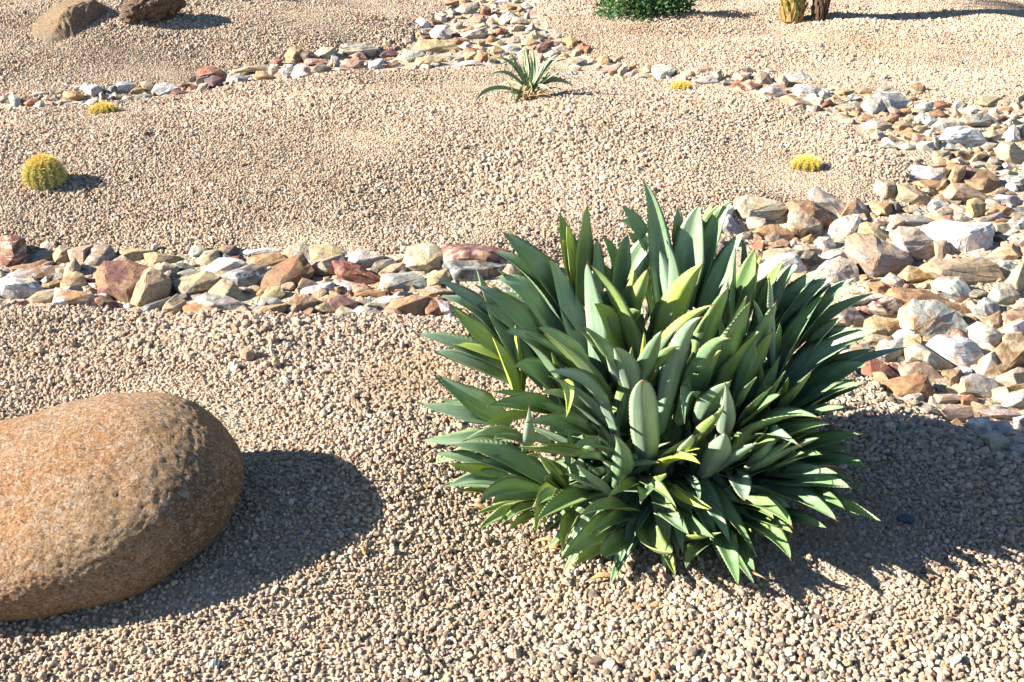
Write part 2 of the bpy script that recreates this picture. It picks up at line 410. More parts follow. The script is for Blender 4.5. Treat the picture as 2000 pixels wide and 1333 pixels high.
# ================================================================ ROCKS OF THE DRY BEDS
# traced one by one: colour codes, outline; a few carry their own label ( ; short name ; label )
PAL = dict(W=(.82, .80, .76), C=(.66, .57, .45), T=(.49, .37, .25), Y=(.62, .48, .27), O=(.52, .31, .15), R=(.40, .16, .10), B=(.33, .20, .12),
           P=(.58, .42, .36), M=(.22, .095, .095), G=(.44, .46, .46), D=(.14, .145, .15), L=(.38, .34, .25))
CNAME = dict(W='white', C='cream', T='tan', Y='yellow ochre', O='orange', R='rust red', B='brown', P='pink', M='maroon', G='grey', D='dark grey', L='olive')
PAL = {k_: tuple(c_ * (.80 if k_ != 'W' else .86) for c_ in v_) for k_, v_ in PAL.items()}
TRACED = {
('near', 0, 440, 4.0): '''
MC 0,110 90,95 180,120 205,290 140,320 0,370 ; deep red block ; deep red blocky rock with a pale top at the near bed's left end
WP 325,150 380,135 430,170 430,220 350,215 320,190
LG 275,240 300,205 380,200 400,260 380,300 290,290
BT 80,330 150,305 330,275 380,300 300,330 180,345 90,360
BG 10,420 60,390 180,350 380,325 440,400 380,420 200,440 60,450
WG 0,440 60,435 130,425 270,450 310,510 280,560 180,600 0,610 ; bluish white chunk ; chunky bluish white rock at the left edge beside the foreground gravel
PT 540,200 640,170 720,160 700,230 650,330 560,270
GB 655,300 690,220 760,175 840,170 890,240 840,310 740,350 660,340
LT 420,230 470,170 540,180 560,260 520,310 430,310
TG 480,440 520,330 580,265 620,330 610,370 520,420
TB 520,400 590,370 640,390 660,450 630,520 480,500 480,440
OW 430,620 455,505 540,520 700,540 750,600 740,660 560,665 430,640 ; orange and white block ; blocky orange rock with a white streaked face on the front edge of the near bed
LT 220,580 300,530 460,500 450,560 420,630 250,620
MP 730,560 800,555 900,600 930,660 840,660 750,620
MB 790,350 830,300 1000,310 1160,350 1110,420 1080,540 1010,640 910,600 790,530 780,440 ; mottled purple rock ; big dark purple and brown mottled rock standing in the near bed
PT 830,300 900,250 960,240 1070,300 1040,330 950,300
YL 930,210 1000,180 1190,200 1140,260 1080,300 980,240
TY 1140,230 1220,220 1390,250 1370,290 1250,330 1170,330
GP 1020,340 1090,320 1160,350 1120,400 1060,400
TY 1030,640 1060,560 1110,450 1130,380 1180,350 1310,430 1300,540 1190,640 1060,670 ; tall tan wedge ; tall tan wedge of rock standing on end in the near bed
PT 1190,340 1290,300 1380,330 1400,400 1320,420 1230,390
LY 1340,450 1480,400 1600,370 1690,420 1640,500 1450,575 1400,530
WG 1590,350 1720,265 1880,280 1920,320 1840,390 1720,410 1600,380 ; pale blue white rock ; pale bluish white rounded rock in the middle of the near bed
CY 1540,290 1600,210 1690,200 1710,260 1640,330 1570,330
DB 1710,190 1760,165 1830,165 1870,230 1830,270 1730,260
GC 1480,220 1500,170 1560,165 1610,190 1570,240 1510,260
GD 1720,420 1800,370 1960,315 2050,330 2080,420 1950,500 1860,520 1760,440
YC 1650,520 1740,440 1820,450 1880,560 1940,620 1820,600 1660,560
GC 1460,650 1560,570 1620,540 1760,560 1870,610 1880,680 1730,700 1500,690
CT 1270,700 1285,640 1380,550 1440,600 1450,680 1330,710
GL 1070,690 1180,630 1320,570 1280,620 1260,690 1150,700
LG 1380,380 1480,345 1560,370 1500,400 1400,410
LD 1385,305 1450,300 1580,360 1500,360 1400,350
PO 730,380 780,350 790,440 720,450
GT 640,400 720,390 740,430 680,445
TY 640,520 710,490 750,530 700,545
BG 300,460 380,400 420,390 400,440 330,480
OT 300,500 440,430 480,440 460,500 330,505
TC 200,430 260,420 310,470 290,500 240,460
TL 440,340 540,330 500,400 440,410
WT 700,460 780,455 790,520 740,500
''',
('near', 450, 440, 4.0): '''
GW 70,210 300,180 420,200 330,240 180,250 90,230
OT 125,280 200,245 350,220 430,270 350,340 280,350 180,320
LG 410,230 480,160 560,150 620,180 640,280 560,260 450,260
YL 635,170 740,155 800,160 900,210 870,240 780,250 740,300 640,290
BR 155,430 300,350 540,235 620,370 600,410 460,520 330,500 160,530 ; large brown wedge ; large brown wedge shaped rock with a shaded end in the near bed
PC 635,330 720,280 860,240 880,290 840,410 740,420 640,400
CW 860,280 1020,195 1110,215 1180,250 1090,370 1000,330
RM 825,300 900,290 1020,330 1130,390 1200,440 1190,490 1080,495 960,480 850,380 ; red streaked slab ; slanting dark red rock with orange and pale streaks in the near bed
WP 830,420 920,440 1050,500 1180,510 1060,530 920,520 850,480
RO 1140,215 1210,220 1220,250 1170,245
DL 1100,360 1140,290 1260,270 1300,310 1180,370 1120,390
YC 1165,380 1260,310 1340,300 1360,350 1260,380 1200,410
CY 1360,330 1400,180 1550,155 1650,220 1640,330 1560,385 1450,350 ; cream block ; upright cream block with a yellow underside just left of the long maroon slab
GL 1190,500 1210,400 1400,380 1490,410 1510,480 1440,550 1280,545 ; flat grey rock ; flat topped pale grey rock with a small pit in the near bed
MP 1630,300 1700,160 1850,155 2000,170 2140,200 2200,290 2100,330 1900,260 1740,290 1680,345 ; long maroon slab ; long maroon slab of rock touching the agave's left leaf tips
DG 1690,330 1710,290 1900,280 2080,310 2130,330 2080,400 1880,465 1740,470 ; dark grey block ; dark grey block of rock under the long maroon slab
YT 1520,420 1580,380 1680,350 1720,440 1620,480 1530,500
TL 1470,510 1600,490 1740,520 1640,580 1540,570
WC 1130,590 1210,560 1340,560 1320,600 1200,680 1140,640
OB 1200,680 1280,600 1420,560 1520,570 1480,640 1500,700 1300,730 ; ochre brown rock ; cracked ochre brown rock on the front edge of the near bed beside the agave
RB 1480,580 1560,575 1640,620 1670,720 1580,720 1500,690
GM 1620,590 1700,610 1780,680 1720,720 1650,700
GC 960,680 1010,640 1130,660 1200,710 1080,735 980,720
MD 765,620 790,575 880,560 980,600 970,660 900,690 800,670
TG 980,590 1020,560 1090,600 1140,660 1000,640
GW 510,530 620,480 780,460 810,500 760,560 680,570 560,545
OR 930,540 1100,510 1190,520 1190,570 1020,570 940,575
YC 680,590 760,550 870,550 900,580 780,600 700,620
TO 575,680 630,620 740,610 830,680 780,700 620,700
TB 400,690 510,550 600,560 680,600 620,660 560,700 420,710
OY 200,700 260,640 430,620 410,680 310,715 230,715
YL 260,550 300,490 380,480 420,540 370,600 290,590
GL 205,640 250,570 360,580 400,620 320,650 230,660
BD 520,490 570,420 640,440 690,470 600,500 540,520
CO 100,520 160,480 200,530 140,545
LB 730,410 770,405 780,450 730,450
BT 820,490 880,480 920,540 860,560
CT 1260,270 1400,230 1390,290 1300,300
RC 1840,520 1960,480 2040,540 2060,640 1900,580
PC 2080,330 2200,310 2260,420 2160,430
DG 850,690 960,680 990,720 900,725
RP 2820,180 2900,170 2960,230 2880,260
CO 2960,200 3040,180 3090,250 3000,280
OC 3180,200 3260,180 3320,260 3230,300
GL 2700,260 2780,240 2840,300 2740,320
''',
('right', 1400, 360, 6.667): '''
CY 220,330 290,190 420,165 600,190 790,250 860,330 760,430 520,520 430,450 280,410 ; broad cream rock ; broad cream rock with a round shadow on it just above the agave's right leaf tips
BT 900,300 1010,250 1190,240 1400,350 1550,490 1500,560 1380,650 1250,600 1350,540 1080,380 1000,330
CB 940,560 970,380 1030,365 1200,420 1350,520 1320,600 1200,660 1060,740 990,640 ; cream faced brown block ; cream sided block with a brown top, leaning in the top corner of the right bed
CG 1230,130 1310,60 1420,110 1600,220 1700,330 1640,440 1480,400 1340,280 1250,230
OG 1640,430 1750,210 1830,200 1960,340 1980,490 1880,480 1800,430 ; slate blue pointed rock ; small pointed rock, orange on its left and slate blue on its right
WP 1390,690 1550,500 1700,430 1820,430 1870,540 1830,660 1760,740 1620,760 1500,720 ; white rock with red seams ; white rock with thin red seams and a dark shadow on its right
OB 490,640 600,560 740,540 900,590 985,650 960,740 860,770 700,720
DT 595,760 650,680 760,665 840,720 860,770 740,800 610,800
PR 510,830 600,790 760,790 850,800 800,850 640,860
GW 30,620 110,400 190,430 260,580 330,620 340,700 200,700
DG 340,640 440,620 520,700 500,750 380,740
CW 1280,760 1340,700 1470,700 1540,800 1500,870 1380,860
TC 500,1090 680,880 850,850 1050,880 1090,1000 1000,1020 700,1060
WW 490,1110 700,1040 930,925 1020,950 1070,1080 1170,1220 1000,1300 700,1290 540,1290 ; bright white rock behind the leaves ; bright white smooth rock directly behind the agave's upper right leaf tips
DL 1090,960 1180,880 1280,900 1350,1000 1340,1090 1200,1080 1100,1040
CO 1040,810 1160,800 1340,850 1350,930 1250,880 1170,860
CW 950,770 1020,730 1060,800 1000,840
GW 1380,910 1500,870 1680,870 1660,960 1560,980 1450,1010 1380,990
CG 1350,1100 1450,1010 1600,970 1740,1010 1800,1100 1830,1290 1650,1330 1400,1260 1320,1220
CT 1190,1320 1330,1230 1450,1300 1440,1400 1250,1420
TC 0,680 100,700 80,830 0,870
OT 1100,720 1230,660 1290,740 1240,790 1130,760
OC 380,600 400,510 500,520 560,570 480,620
RB 860,800 940,770 950,830 890,850
WP -110,430 150,300 210,320 180,400 120,400 20,520
PG -60,820 60,780 120,860 40,940 -50,920
CT 700,1400 800,1330 960,1340 1000,1440 860,1500 720,1480
CP 1060,1440 1180,1400 1260,1470 1200,1560 1080,1540
''',
('right', 1660, 360, 5.553): '''
CO 260,90 300,-40 420,-20 490,20 480,160 380,190 300,150
TL 475,170 540,20 700,40 900,160 900,240 820,270 620,230 ; long tan and grey rock ; long tan and grey rock tapering right, at the right bed's inner corner
OY 210,240 260,200 430,210 450,300 400,360 320,330
DM 440,220 520,200 560,260 520,330 450,330
CY 550,240 680,250 790,290 760,330 640,310
GW 850,270 900,170 990,165 1080,230 1000,290 880,310
TY 1000,130 1120,10 1260,20 1500,180 1400,180 1260,240 1130,240 1040,200
OY 1270,290 1280,190 1380,165 1460,220 1450,320 1380,380 1310,350 ; small orange block ; small upright orange block above the huge white block
GW 1580,160 1620,120 1800,130 1850,190 1760,260 1660,210
CT 860,330 1030,250 1130,290 1160,360 1000,380 900,370
RP 950,400 1010,350 1090,340 1160,430 1060,410
CT 1130,360 1220,330 1310,370 1320,430 1220,430
OC 1460,330 1560,255 1620,270 1660,340 1540,350 1470,360
OB 1620,230 1760,270 1860,340 1780,370 1680,330
GT 1390,420 1520,350 1640,310 1660,370 1560,420 1420,440
RP 1560,400 1650,370 1720,390 1700,430 1570,430
LC 1530,440 1750,430 1770,560 1600,545 1540,520
GL 480,410 540,335 760,350 920,410 840,520 700,490 600,470
PC 400,510 430,430 560,400 640,370 650,400 520,490 460,530
PM 250,430 320,405 410,410 420,460 360,500 300,470
WW 800,530 930,430 1060,420 1280,450 1480,450 1520,500 1510,620 1460,790 1240,800 1080,750 1040,640 900,600 ; huge white block ; huge bright white block, the largest and brightest rock in the right bed
YC 110,560 130,450 200,425 300,470 440,600 440,660 380,640 240,590
TG 0,620 100,575 260,590 460,690 640,820 600,890 500,950 360,1050 220,1060 200,960 60,820 0,760 ; speckled tan slab ; large speckled tan slab with a dark grey granite top edge in the right bed
CT 470,550 560,490 740,510 900,620 940,740 920,860 840,880 700,800 570,780 560,660 ; big cream block ; big blocky cream and tan rock between the speckled slab and the huge white block
TD 920,640 1040,630 1080,720 1020,850 950,830
TL 820,910 960,850 1130,870 1190,830 1400,820 1560,880 1620,1020 1540,1090 1360,1130 1240,1060 1130,960 1000,1020 900,970 ; wide tan slab ; wide smooth tan slab lying below the huge white block
WP 940,1100 1010,1020 1200,1030 1270,1120 1380,1270 1340,1330 1240,1320 980,1200 ; pinkish white rock ; pitted pinkish white rock below the wide tan slab
OP 540,990 650,900 800,920 930,1020 740,1090 620,1030
CW 340,1060 440,970 560,1030 600,1120 520,1150 400,1100
OR 205,1080 340,1060 460,1140 440,1220 300,1200
TC 700,1120 860,1040 940,1060 920,1110 780,1150
CG 1520,1220 1600,1100 1720,1090 1820,1200 1800,1290 1700,1330 1600,1310
CO 1470,800 1620,700 1760,650 1830,720 1890,790 1800,830 1640,850
WG 1620,850 1740,840 1790,900 1760,950 1680,930
CT 1700,1090 1780,950 1890,850 1900,1080 1860,1180 1820,1220
GL 1590,930 1650,900 1700,980 1640,1010
CT 1780,1320 1850,1250 1950,1250 1950,1400 1820,1390
OC 1790,270 1888,230 1950,240 1950,350 1860,330
GW 1770,480 1880,370 1960,380 1960,500 1860,520
TC 770,70 830,30 920,80 930,140 850,130
OY 760,-20 1030,-30 1030,50 960,80 860,40
BO 1270,-30 1500,-60 1560,80 1470,130 1300,60
TO 1480,130 1640,40 1700,60 1640,140 1560,160
LT 1640,90 1720,60 1800,110 1760,140 1660,130
OY 1150,860 1200,825 1220,860 1180,880
''',
('right', 1560, 560, 4.443): '''
GW 365,150 450,80 600,100 780,80 740,120 600,150 520,180 400,170
CT 170,260 260,170 440,165 560,280 560,390 480,400 400,290 300,240
TG 150,400 180,280 260,250 400,290 380,340 240,410
CM 600,190 780,100 850,110 920,220 870,300 770,290 700,260
BO 800,80 880,30 1100,40 1240,100 1500,230 1520,280 1400,290 1180,140 1000,140 900,160
GO 880,340 920,220 1020,140 1200,150 1330,220 1480,400 1470,460 1300,440 1150,470 1060,430 1000,350 ; big grey and orange rock ; big rounded rock, grey on top with an orange patch, above the smooth white one
YO 575,390 590,300 640,275 870,300 880,350 790,450 700,420
TC 550,500 650,420 790,450 800,480 700,540 600,520
WD 820,430 880,385 1010,370 1080,470 1040,490 940,490 840,470 ; dark striped white rock ; white rock crossed by dark grey stripes
GP 650,620 720,520 880,465 955,530 930,580 800,680 740,690 ; flat faced grey pink block ; grey and pink flat faced block, right of the agave's longest side leaves
CY 970,650 950,490 1010,475 1120,550 1350,700 1340,720 1280,760 1180,700 1080,660
WP 1130,530 1230,435 1400,440 1530,500 1580,600 1580,700 1500,760 1380,700 1200,560 ; smooth white rock ; large smooth white rock low in the right bed, above the agave's shadow
WG 1480,360 1560,325 1640,350 1750,420 1765,500 1650,550 1560,540 1500,450
GW 1505,210 1620,110 1720,150 1730,250 1650,295 1560,270
TB 1590,295 1650,290 1740,220 1760,290 1740,370 1690,370
OP 1755,310 1790,230 1900,220 1980,240 1960,310 1770,350
WC 1780,400 1840,320 1960,300 1990,440 1930,470 1830,430
BT 1580,730 1640,620 1780,500 1900,490 2000,500 2000,600 1900,620 1880,700 1800,740 1680,800 1600,770 ; brown rock at the right edge ; large brown rock with an olive foot at the right edge beside the smooth white rock
CP 1670,820 1900,715 2000,740 2000,880 1850,860 1760,880
OY 1750,880 1960,850 2000,900 1900,930 1800,960
GT 1395,930 1430,800 1540,775 1660,810 1790,930 1760,990 1600,980 1450,950
TP 880,790 900,700 1050,670 1150,710 1290,840 1230,840 1120,800 1000,770
OR 755,830 890,800 1010,770 1100,800 1160,900 1165,1010 1050,1000 950,990 850,880 ; bright orange rock ; bright orange rock at the gravel's edge above the agave's shadow
PO 1175,990 1190,940 1350,940 1400,980 1300,1020 1210,1040
RO 1400,960 1500,945 1560,1000 1530,1050 1430,1040
TY 1640,980 1720,1000 1750,1050 1680,1040
RB 500,740 620,610 780,710 840,790 720,830 620,780
OY 380,610 470,530 560,540 570,590 480,620
PR 350,710 470,650 600,620 620,700 480,740
BM 1320,740 1400,730 1450,800 1400,900 1320,880
GC 1760,1050 1850,930 1955,910 2000,930 2000,1060 1850,1080
PM 1225,1130 1310,1030 1480,1050 1500,1130 1380,1200 1280,1180
WG 1430,1230 1500,1150 1640,1140 1660,1260 1520,1300
PG 1560,1080 1800,1070 1955,1120 1900,1180 1700,1160
WG 1660,1190 1800,1160 1860,1240 1780,1320 1680,1290
LG 1600,1310 1680,1270 1800,1320 1860,1440 1760,1490 1640,1400
PW 1870,1150 1990,1120 1990,1290 1880,1280
CT 950,1010 1010,980 1060,1010 1000,1040
DG 1180,850 1280,860 1260,920 1200,930
GL 1840,1400 1960,1380 1990,1500 1900,1520
LG 1060,1060 1160,1050 1230,1120 1180,1160 1090,1110
''',
('upper right', 1600, 160, 5.0): '''
BC 890,60 960,15 1020,40 1040,100 1000,150 920,150 ; round brown cobble ; round brown cobble sitting alone above the upper edge of the right bed
CP 820,110 890,70 900,130 850,150
GW 545,140 620,115 780,125 860,190 800,280 750,320 680,240 620,180 ; blue grey rock ; broad blue grey rock with a white face in the upper right bed
CT 580,70 640,25 700,60 710,110 600,115
OY 120,100 230,75 330,85 320,130 220,155
TO 330,80 450,60 540,85 500,130 400,130
WG 200,175 260,150 330,120 390,160 350,190 270,210
OC 400,170 480,130 540,145 500,190 430,200
CG 410,240 500,150 600,170 650,250 600,330 480,320
CL 180,240 260,220 350,200 410,250 360,290 260,300
OC 770,310 800,270 880,260 900,300 830,350
WG 910,290 930,230 1060,210 1110,200 1100,260 1000,320 930,310
RB 1100,200 1200,190 1280,220 1260,270 1150,260
WW 1300,240 1340,200 1380,180 1420,230 1400,270 ; small bright white rock ; small bright white pointed rock near the upper edge of the right bed
WG 1430,260 1550,260 1540,300 1470,320
CO 1310,340 1330,265 1410,340 1390,370
LT 1540,200 1600,150 1740,160 1750,240 1660,265 1580,240
TL 1750,190 1850,160 1920,180 1900,240 1790,235
BG 1920,170 2000,130 2000,240 1930,220
WC 1660,290 1730,265 1800,320 1760,350 1680,330
RB 1765,270 1870,245 1910,290 1860,330 1800,310
LG 1380,400 1480,340 1600,310 1700,360 1750,430 1650,460 1500,450
MC 1650,350 1820,340 1800,380 1760,400
CY 830,360 880,320 940,340 960,390 900,410 840,400
GW 930,370 1000,310 1080,320 1160,390 1150,440 1020,420
BO 1080,300 1170,275 1240,320 1290,370 1180,370 1120,350
CW 1110,440 1200,370 1290,360 1390,400 1400,450 1280,470 1200,520 1130,500
WG 1180,560 1260,470 1400,450 1520,470 1600,580 1540,670 1400,670 1300,620 ; streaked white rock ; white rock with grey streaks in the middle of the upper right bed
TO 720,450 760,400 860,395 920,440 880,490 800,500
OR 620,370 700,340 770,330 760,380 700,430 650,400
OP 360,360 440,320 540,350 520,400 400,400
LC 430,430 540,370 640,390 720,430 700,500 560,480 460,470
TY 905,470 960,430 1040,435 1030,490 980,510
WW 1000,530 1050,480 1100,470 1090,560 1030,550
YO 810,530 900,500 1010,520 1050,580 940,600 850,580
BG 650,560 700,530 800,570 780,600 680,600
WG 590,620 680,600 760,640 700,680 600,650
WL 750,640 850,600 940,620 920,660 800,670
CW 940,640 1000,590 1110,590 1110,680 1000,690
CP 1110,520 1160,550 1170,690 1110,680
GW 1180,610 1250,590 1400,660 1380,680 1220,650
TL 1110,740 1130,680 1260,680 1280,730 1250,780 1160,770
TB 1290,690 1400,670 1480,720 1440,780 1330,740
YT 1400,680 1480,665 1500,700 1470,720
YO 1460,800 1500,740 1600,690 1630,720 1520,790 1470,830
CY 1580,640 1640,600 1730,610 1720,660 1640,690
PR 1650,700 1690,680 1720,720 1680,745
LG 1640,790 1680,740 1740,740 1780,820 1700,850
CT 1730,680 1790,610 1900,610 1980,690 1990,770 1920,830 1800,800 ; round cream rock ; round cream rock at the right edge above the huge white block
WC 1790,810 1830,790 1920,840 1880,880
WC 1810,510 1900,430 1950,500 1940,590 1830,600
CT 1850,370 1900,340 1930,400 1880,430
GL 1600,500 1700,470 1780,520 1760,580 1640,560
CO 1280,770 1380,740 1440,790 1400,830 1300,800
PR 1110,830 1150,800 1270,810 1250,850 1140,850
WG 830,930 920,830 1060,840 1200,880 1220,950 1180,990 1050,970 900,980 ; white and grey block ; white and grey block above an orange slab at the inner edge of the right bed
OY 880,990 1040,970 1200,980 1240,1030 1180,1080 1080,1030
GC 1480,800 1560,780 1650,800 1660,850 1520,850
MD 1410,880 1480,850 1600,870 1560,940 1500,980 1420,980
TO 1260,960 1330,830 1420,840 1410,930 1330,1010 1270,1040
BO 1440,1020 1560,900 1640,880 1740,970 1720,1050 1600,1090 1480,1050
GC 1740,880 1830,860 1930,890 1880,930 1780,930
WG 1750,980 1850,920 2000,930 2000,990 1880,1000 1790,1010
LD 1870,1020 2000,1000 2000,1070 1900,1080
CT 500,540 560,470 620,500 630,550 560,590
TL 1760,470 1840,430 1830,510 1790,520
DG 1930,440 2000,420 2000,560 1950,520
CW 1980,660 2020,620 2040,760 1990,740
GW 0,120 40,90 100,130 110,200 30,200
RP 30,210 100,190 110,230 20,250
TC 1010,1040 1070,1030 1120,1080 1040,1090
CO 1930,860 2010,850 2010,910 1950,900
''',
('far right', 1140, 80, 4.0): '''
PM 80,240 180,210 230,200 290,180 280,250 250,280 120,275
TL 210,150 300,120 320,160 250,180
YO 110,140 180,115 210,160 190,200 130,190
RB 0,50 50,40 60,80 20,110
CT 270,230 300,200 340,200 330,260 280,285
OC 350,200 410,180 430,220 380,235
PM 320,270 400,230 430,250 370,295
CY 380,290 430,255 500,260 520,290 440,305
OC 440,220 500,190 545,210 530,260 470,250
WG 545,220 590,190 690,210 700,240 660,290 590,310 550,270 ; grey streaked white rock ; white rock with blue grey streaks, left of the yellow cactus by the thin bed
CO 800,270 830,230 870,240 860,290 820,290
PC 860,240 930,205 990,215 1015,250 960,275 880,275
WC 870,330 930,290 1010,270 1040,320 1000,350 900,350 ; long white rock ; long white rock just right of the far yellow barrel cactus
GC 1010,260 1070,235 1080,290 1040,330
DC 1060,330 1110,300 1150,330 1110,360
CM 1170,290 1190,240 1290,260 1280,330 1210,320
DB 1240,225 1290,210 1340,240 1320,270 1260,265
RO 1140,360 1190,325 1260,360 1230,390 1160,380
MP 1250,380 1300,330 1390,350 1380,390 1290,400
TG 1350,290 1380,240 1440,260 1490,340 1420,355 1380,340
CT 1400,240 1450,215 1500,240 1480,270
PW 1380,410 1440,350 1540,370 1580,420 1500,450 1420,430
CT 1500,300 1560,270 1600,320 1580,380 1530,350
GC 1590,270 1700,250 1800,290 1820,330 1700,330 1620,320
WG 1640,390 1670,350 1760,345 1840,370 1850,430 1790,470 1700,440 ; pale domed rock ; large pale domed rock where the thin far bed meets the right bed
OC 1540,460 1600,430 1700,460 1800,510 1760,530 1600,490
CY 1830,520 1845,450 1870,460 1860,520
GW 1850,390 1910,380 1930,430 1880,440
MT 1860,520 1920,460 1950,490 1900,530
''',
('far', 740, 0, 4.545): '''
OP 570,60 600,0 700,10 700,60 620,80
LG 685,90 750,40 870,30 890,60 840,120 760,140 700,120
RP 905,90 940,55 990,80 990,130 940,150 900,130
CY 600,100 650,80 690,110 640,150
WO 500,160 510,120 590,130 600,190 570,210 530,190
WW 330,200 370,160 430,190 440,240 380,260 330,240 ; bright white far rock ; bright white blocky rock on the left edge of the far bed's upper part
RB 440,190 510,180 560,200 540,230 450,220
WC 460,290 520,240 600,235 640,300 620,350 540,365 480,340 ; big pale rounded rock ; big pale rounded rock in the far bed, just above the long yellow tan one
PR 340,270 440,250 500,260 470,290 370,300
RP 300,370 370,320 450,320 460,345 380,370
PC 200,390 230,350 290,370 300,400 240,410
TL 230,430 280,395 330,410 310,440
YT 310,430 380,360 520,365 650,400 710,460 670,495 520,480 420,470 340,460 ; long yellow tan rock ; long yellow tan rock, the widest in the far bed
GD 410,460 440,430 490,440 500,490 430,495
CG 180,530 240,460 360,455 400,490 340,540 250,570
MD 10,500 80,440 120,440 180,490 140,530 50,530
MW 20,580 60,535 180,560 200,605 80,615
YT 320,580 350,520 460,500 540,540 520,590 400,600
TC 10,420 60,350 130,400 180,440 80,440
RB 630,380 680,340 790,355 800,380 740,400 700,410
WP 725,410 770,375 805,390 800,440 740,445
CG 730,310 800,280 940,250 950,310 880,360 790,340
WY 660,240 700,200 740,210 740,260 690,270
OY 710,270 780,250 840,255 800,280 730,290
TL 800,200 840,160 920,140 960,200 880,215
CY 840,230 930,210 980,240 960,260 860,250
OY 880,400 890,355 940,365 940,420 900,430
BR 945,360 990,320 1060,350 1030,380 960,390
RP 1020,300 1080,250 1140,290 1110,320 1050,330
PR 1140,370 1200,330 1280,360 1250,400 1170,400
GW 1100,420 1160,400 1240,420 1230,460 1150,470
CY 830,430 880,410 950,430 1000,470 920,460
OC 990,470 1030,410 1110,450 1110,490 1040,500
OT 850,520 900,460 960,480 960,530 910,570
YC 740,500 790,470 860,470 850,520 780,540
DB 930,570 980,510 1040,530 1050,570
WP 660,590 740,550 850,540 910,570 800,600 700,605
PC 630,560 680,520 750,510 750,540 680,570
WG 450,590 480,555 530,570 520,600
WG 1075,200 1100,140 1160,110 1200,150 1140,180 1120,230
CT 1150,220 1200,150 1300,180 1340,210 1250,220 1180,240
YC 1175,260 1230,225 1290,230 1260,290 1200,290
CP 1290,260 1360,210 1390,250 1360,290 1310,280
CY 1330,320 1390,275 1450,320 1460,370 1380,360
TY 1250,400 1330,350 1400,370 1420,420 1330,400
MP 1400,430 1460,380 1540,370 1540,430 1450,480 1410,470 ; maroon rock behind the small agave ; maroon and pink rock in the far bed, right behind the small agave
MD 1540,380 1620,370 1670,390 1640,410 1560,410
OY 1650,360 1700,325 1760,360 1740,400 1760,430 1700,440 1680,390 ; bright ochre rock ; bright ochre rock on the right edge of the far bed
RB 1770,400 1820,385 1880,440 1860,460 1800,440
CW 1545,430 1630,405 1700,460 1650,480 1600,460
YC 1690,490 1740,450 1800,440 1780,500 1720,510
OY 1600,500 1640,470 1680,490 1660,520 1610,520
PW 1470,490 1530,450 1590,460 1590,510 1500,520
LG 1680,560 1760,520 1830,530 1840,580 1740,600
OB 1080,80 1150,45 1210,60 1220,100 1140,110
OR 1210,80 1240,50 1290,80 1290,120 1230,120
WG 1265,40 1310,20 1350,60 1330,95 1290,80
CY 960,40 1000,10 1030,30 1010,60 960,60
GW 1030,20 1080,5 1120,20 1110,40 1050,40
PC 950,190 1000,160 1040,200 980,220
OC 1040,190 1080,160 1090,200
GD 1290,130 1330,110 1340,160 1300,180
PT 1250,290 1330,280 1380,300 1290,310
CW 890,0 930,-10 960,20 910,40
CL 1000,390 1080,360 1110,390 1090,420 1020,410
CT 1240,480 1290,430 1330,450 1320,560 1250,540
CT 1120,520 1170,480 1210,500 1200,530 1140,540
BP 1400,500 1450,490 1470,530 1430,570 1400,560
OT 700,0 760,-20 800,10 740,40
TC 1180,-10 1240,0 1260,20 1200,40
''',
('far', 380, 60, 4.545): '''
RM 20,410 60,345 140,325 220,350 290,405 270,450 190,420 80,430
MD 100,520 100,440 160,410 240,430 240,490 180,515 ; dark maroon far rock ; dark maroon shaded rock at the foot of a red one in the far bed
CT 0,560 50,480 110,470 110,540
PW 0,480 40,430 110,410 100,470 20,500
YL 300,400 340,360 440,330 560,315 650,320 660,360 520,380 380,390
GM 290,450 310,395 400,385 460,430 440,480 340,495
GW 460,440 500,420 550,445 520,470
OY 550,400 560,365 620,365 700,410 680,455 570,450
RO 685,310 720,260 770,260 770,320 720,330
CO 655,330 710,310 740,350 730,420 680,390
GW 740,380 800,310 860,310 880,360 820,435 750,420
YB 810,220 850,160 900,140 950,170 960,230 910,310 830,270 ; upright yellow far rock ; upright yellow ochre rock with a brown cap, on the far side of the far bed
DM 950,190 1020,190 1090,240 1060,280 990,300 940,240
WP 830,430 920,310 990,320 1050,380 1000,430 ; pinkish white far wedge ; pinkish white wedge on the near edge of the far bed
PR 985,270 1020,250 1140,260 1190,290 1100,310 1000,320
CG 1075,200 1140,155 1230,160 1240,210 1200,270 1120,240
LD 1040,360 1110,295 1200,330 1200,390 1100,410 1050,400
CD 1250,200 1260,150 1400,115 1520,120 1600,170 1560,230 1400,250 1310,230 ; broad pale slab ; broad pale slab with a deeply shaded end in the far bed
GT 1205,300 1220,230 1270,240 1290,300 1230,335
PO 1350,240 1480,190 1520,250 1500,270 1370,270
PR 1285,310 1350,260 1480,270 1500,330 1420,345 1310,335
CT 1200,370 1260,330 1420,350 1340,380
OB 1420,360 1480,335 1530,360 1450,375
WP 1520,320 1560,280 1660,260 1680,330 1580,350
CW 1585,160 1630,140 1650,190 1620,210
''',
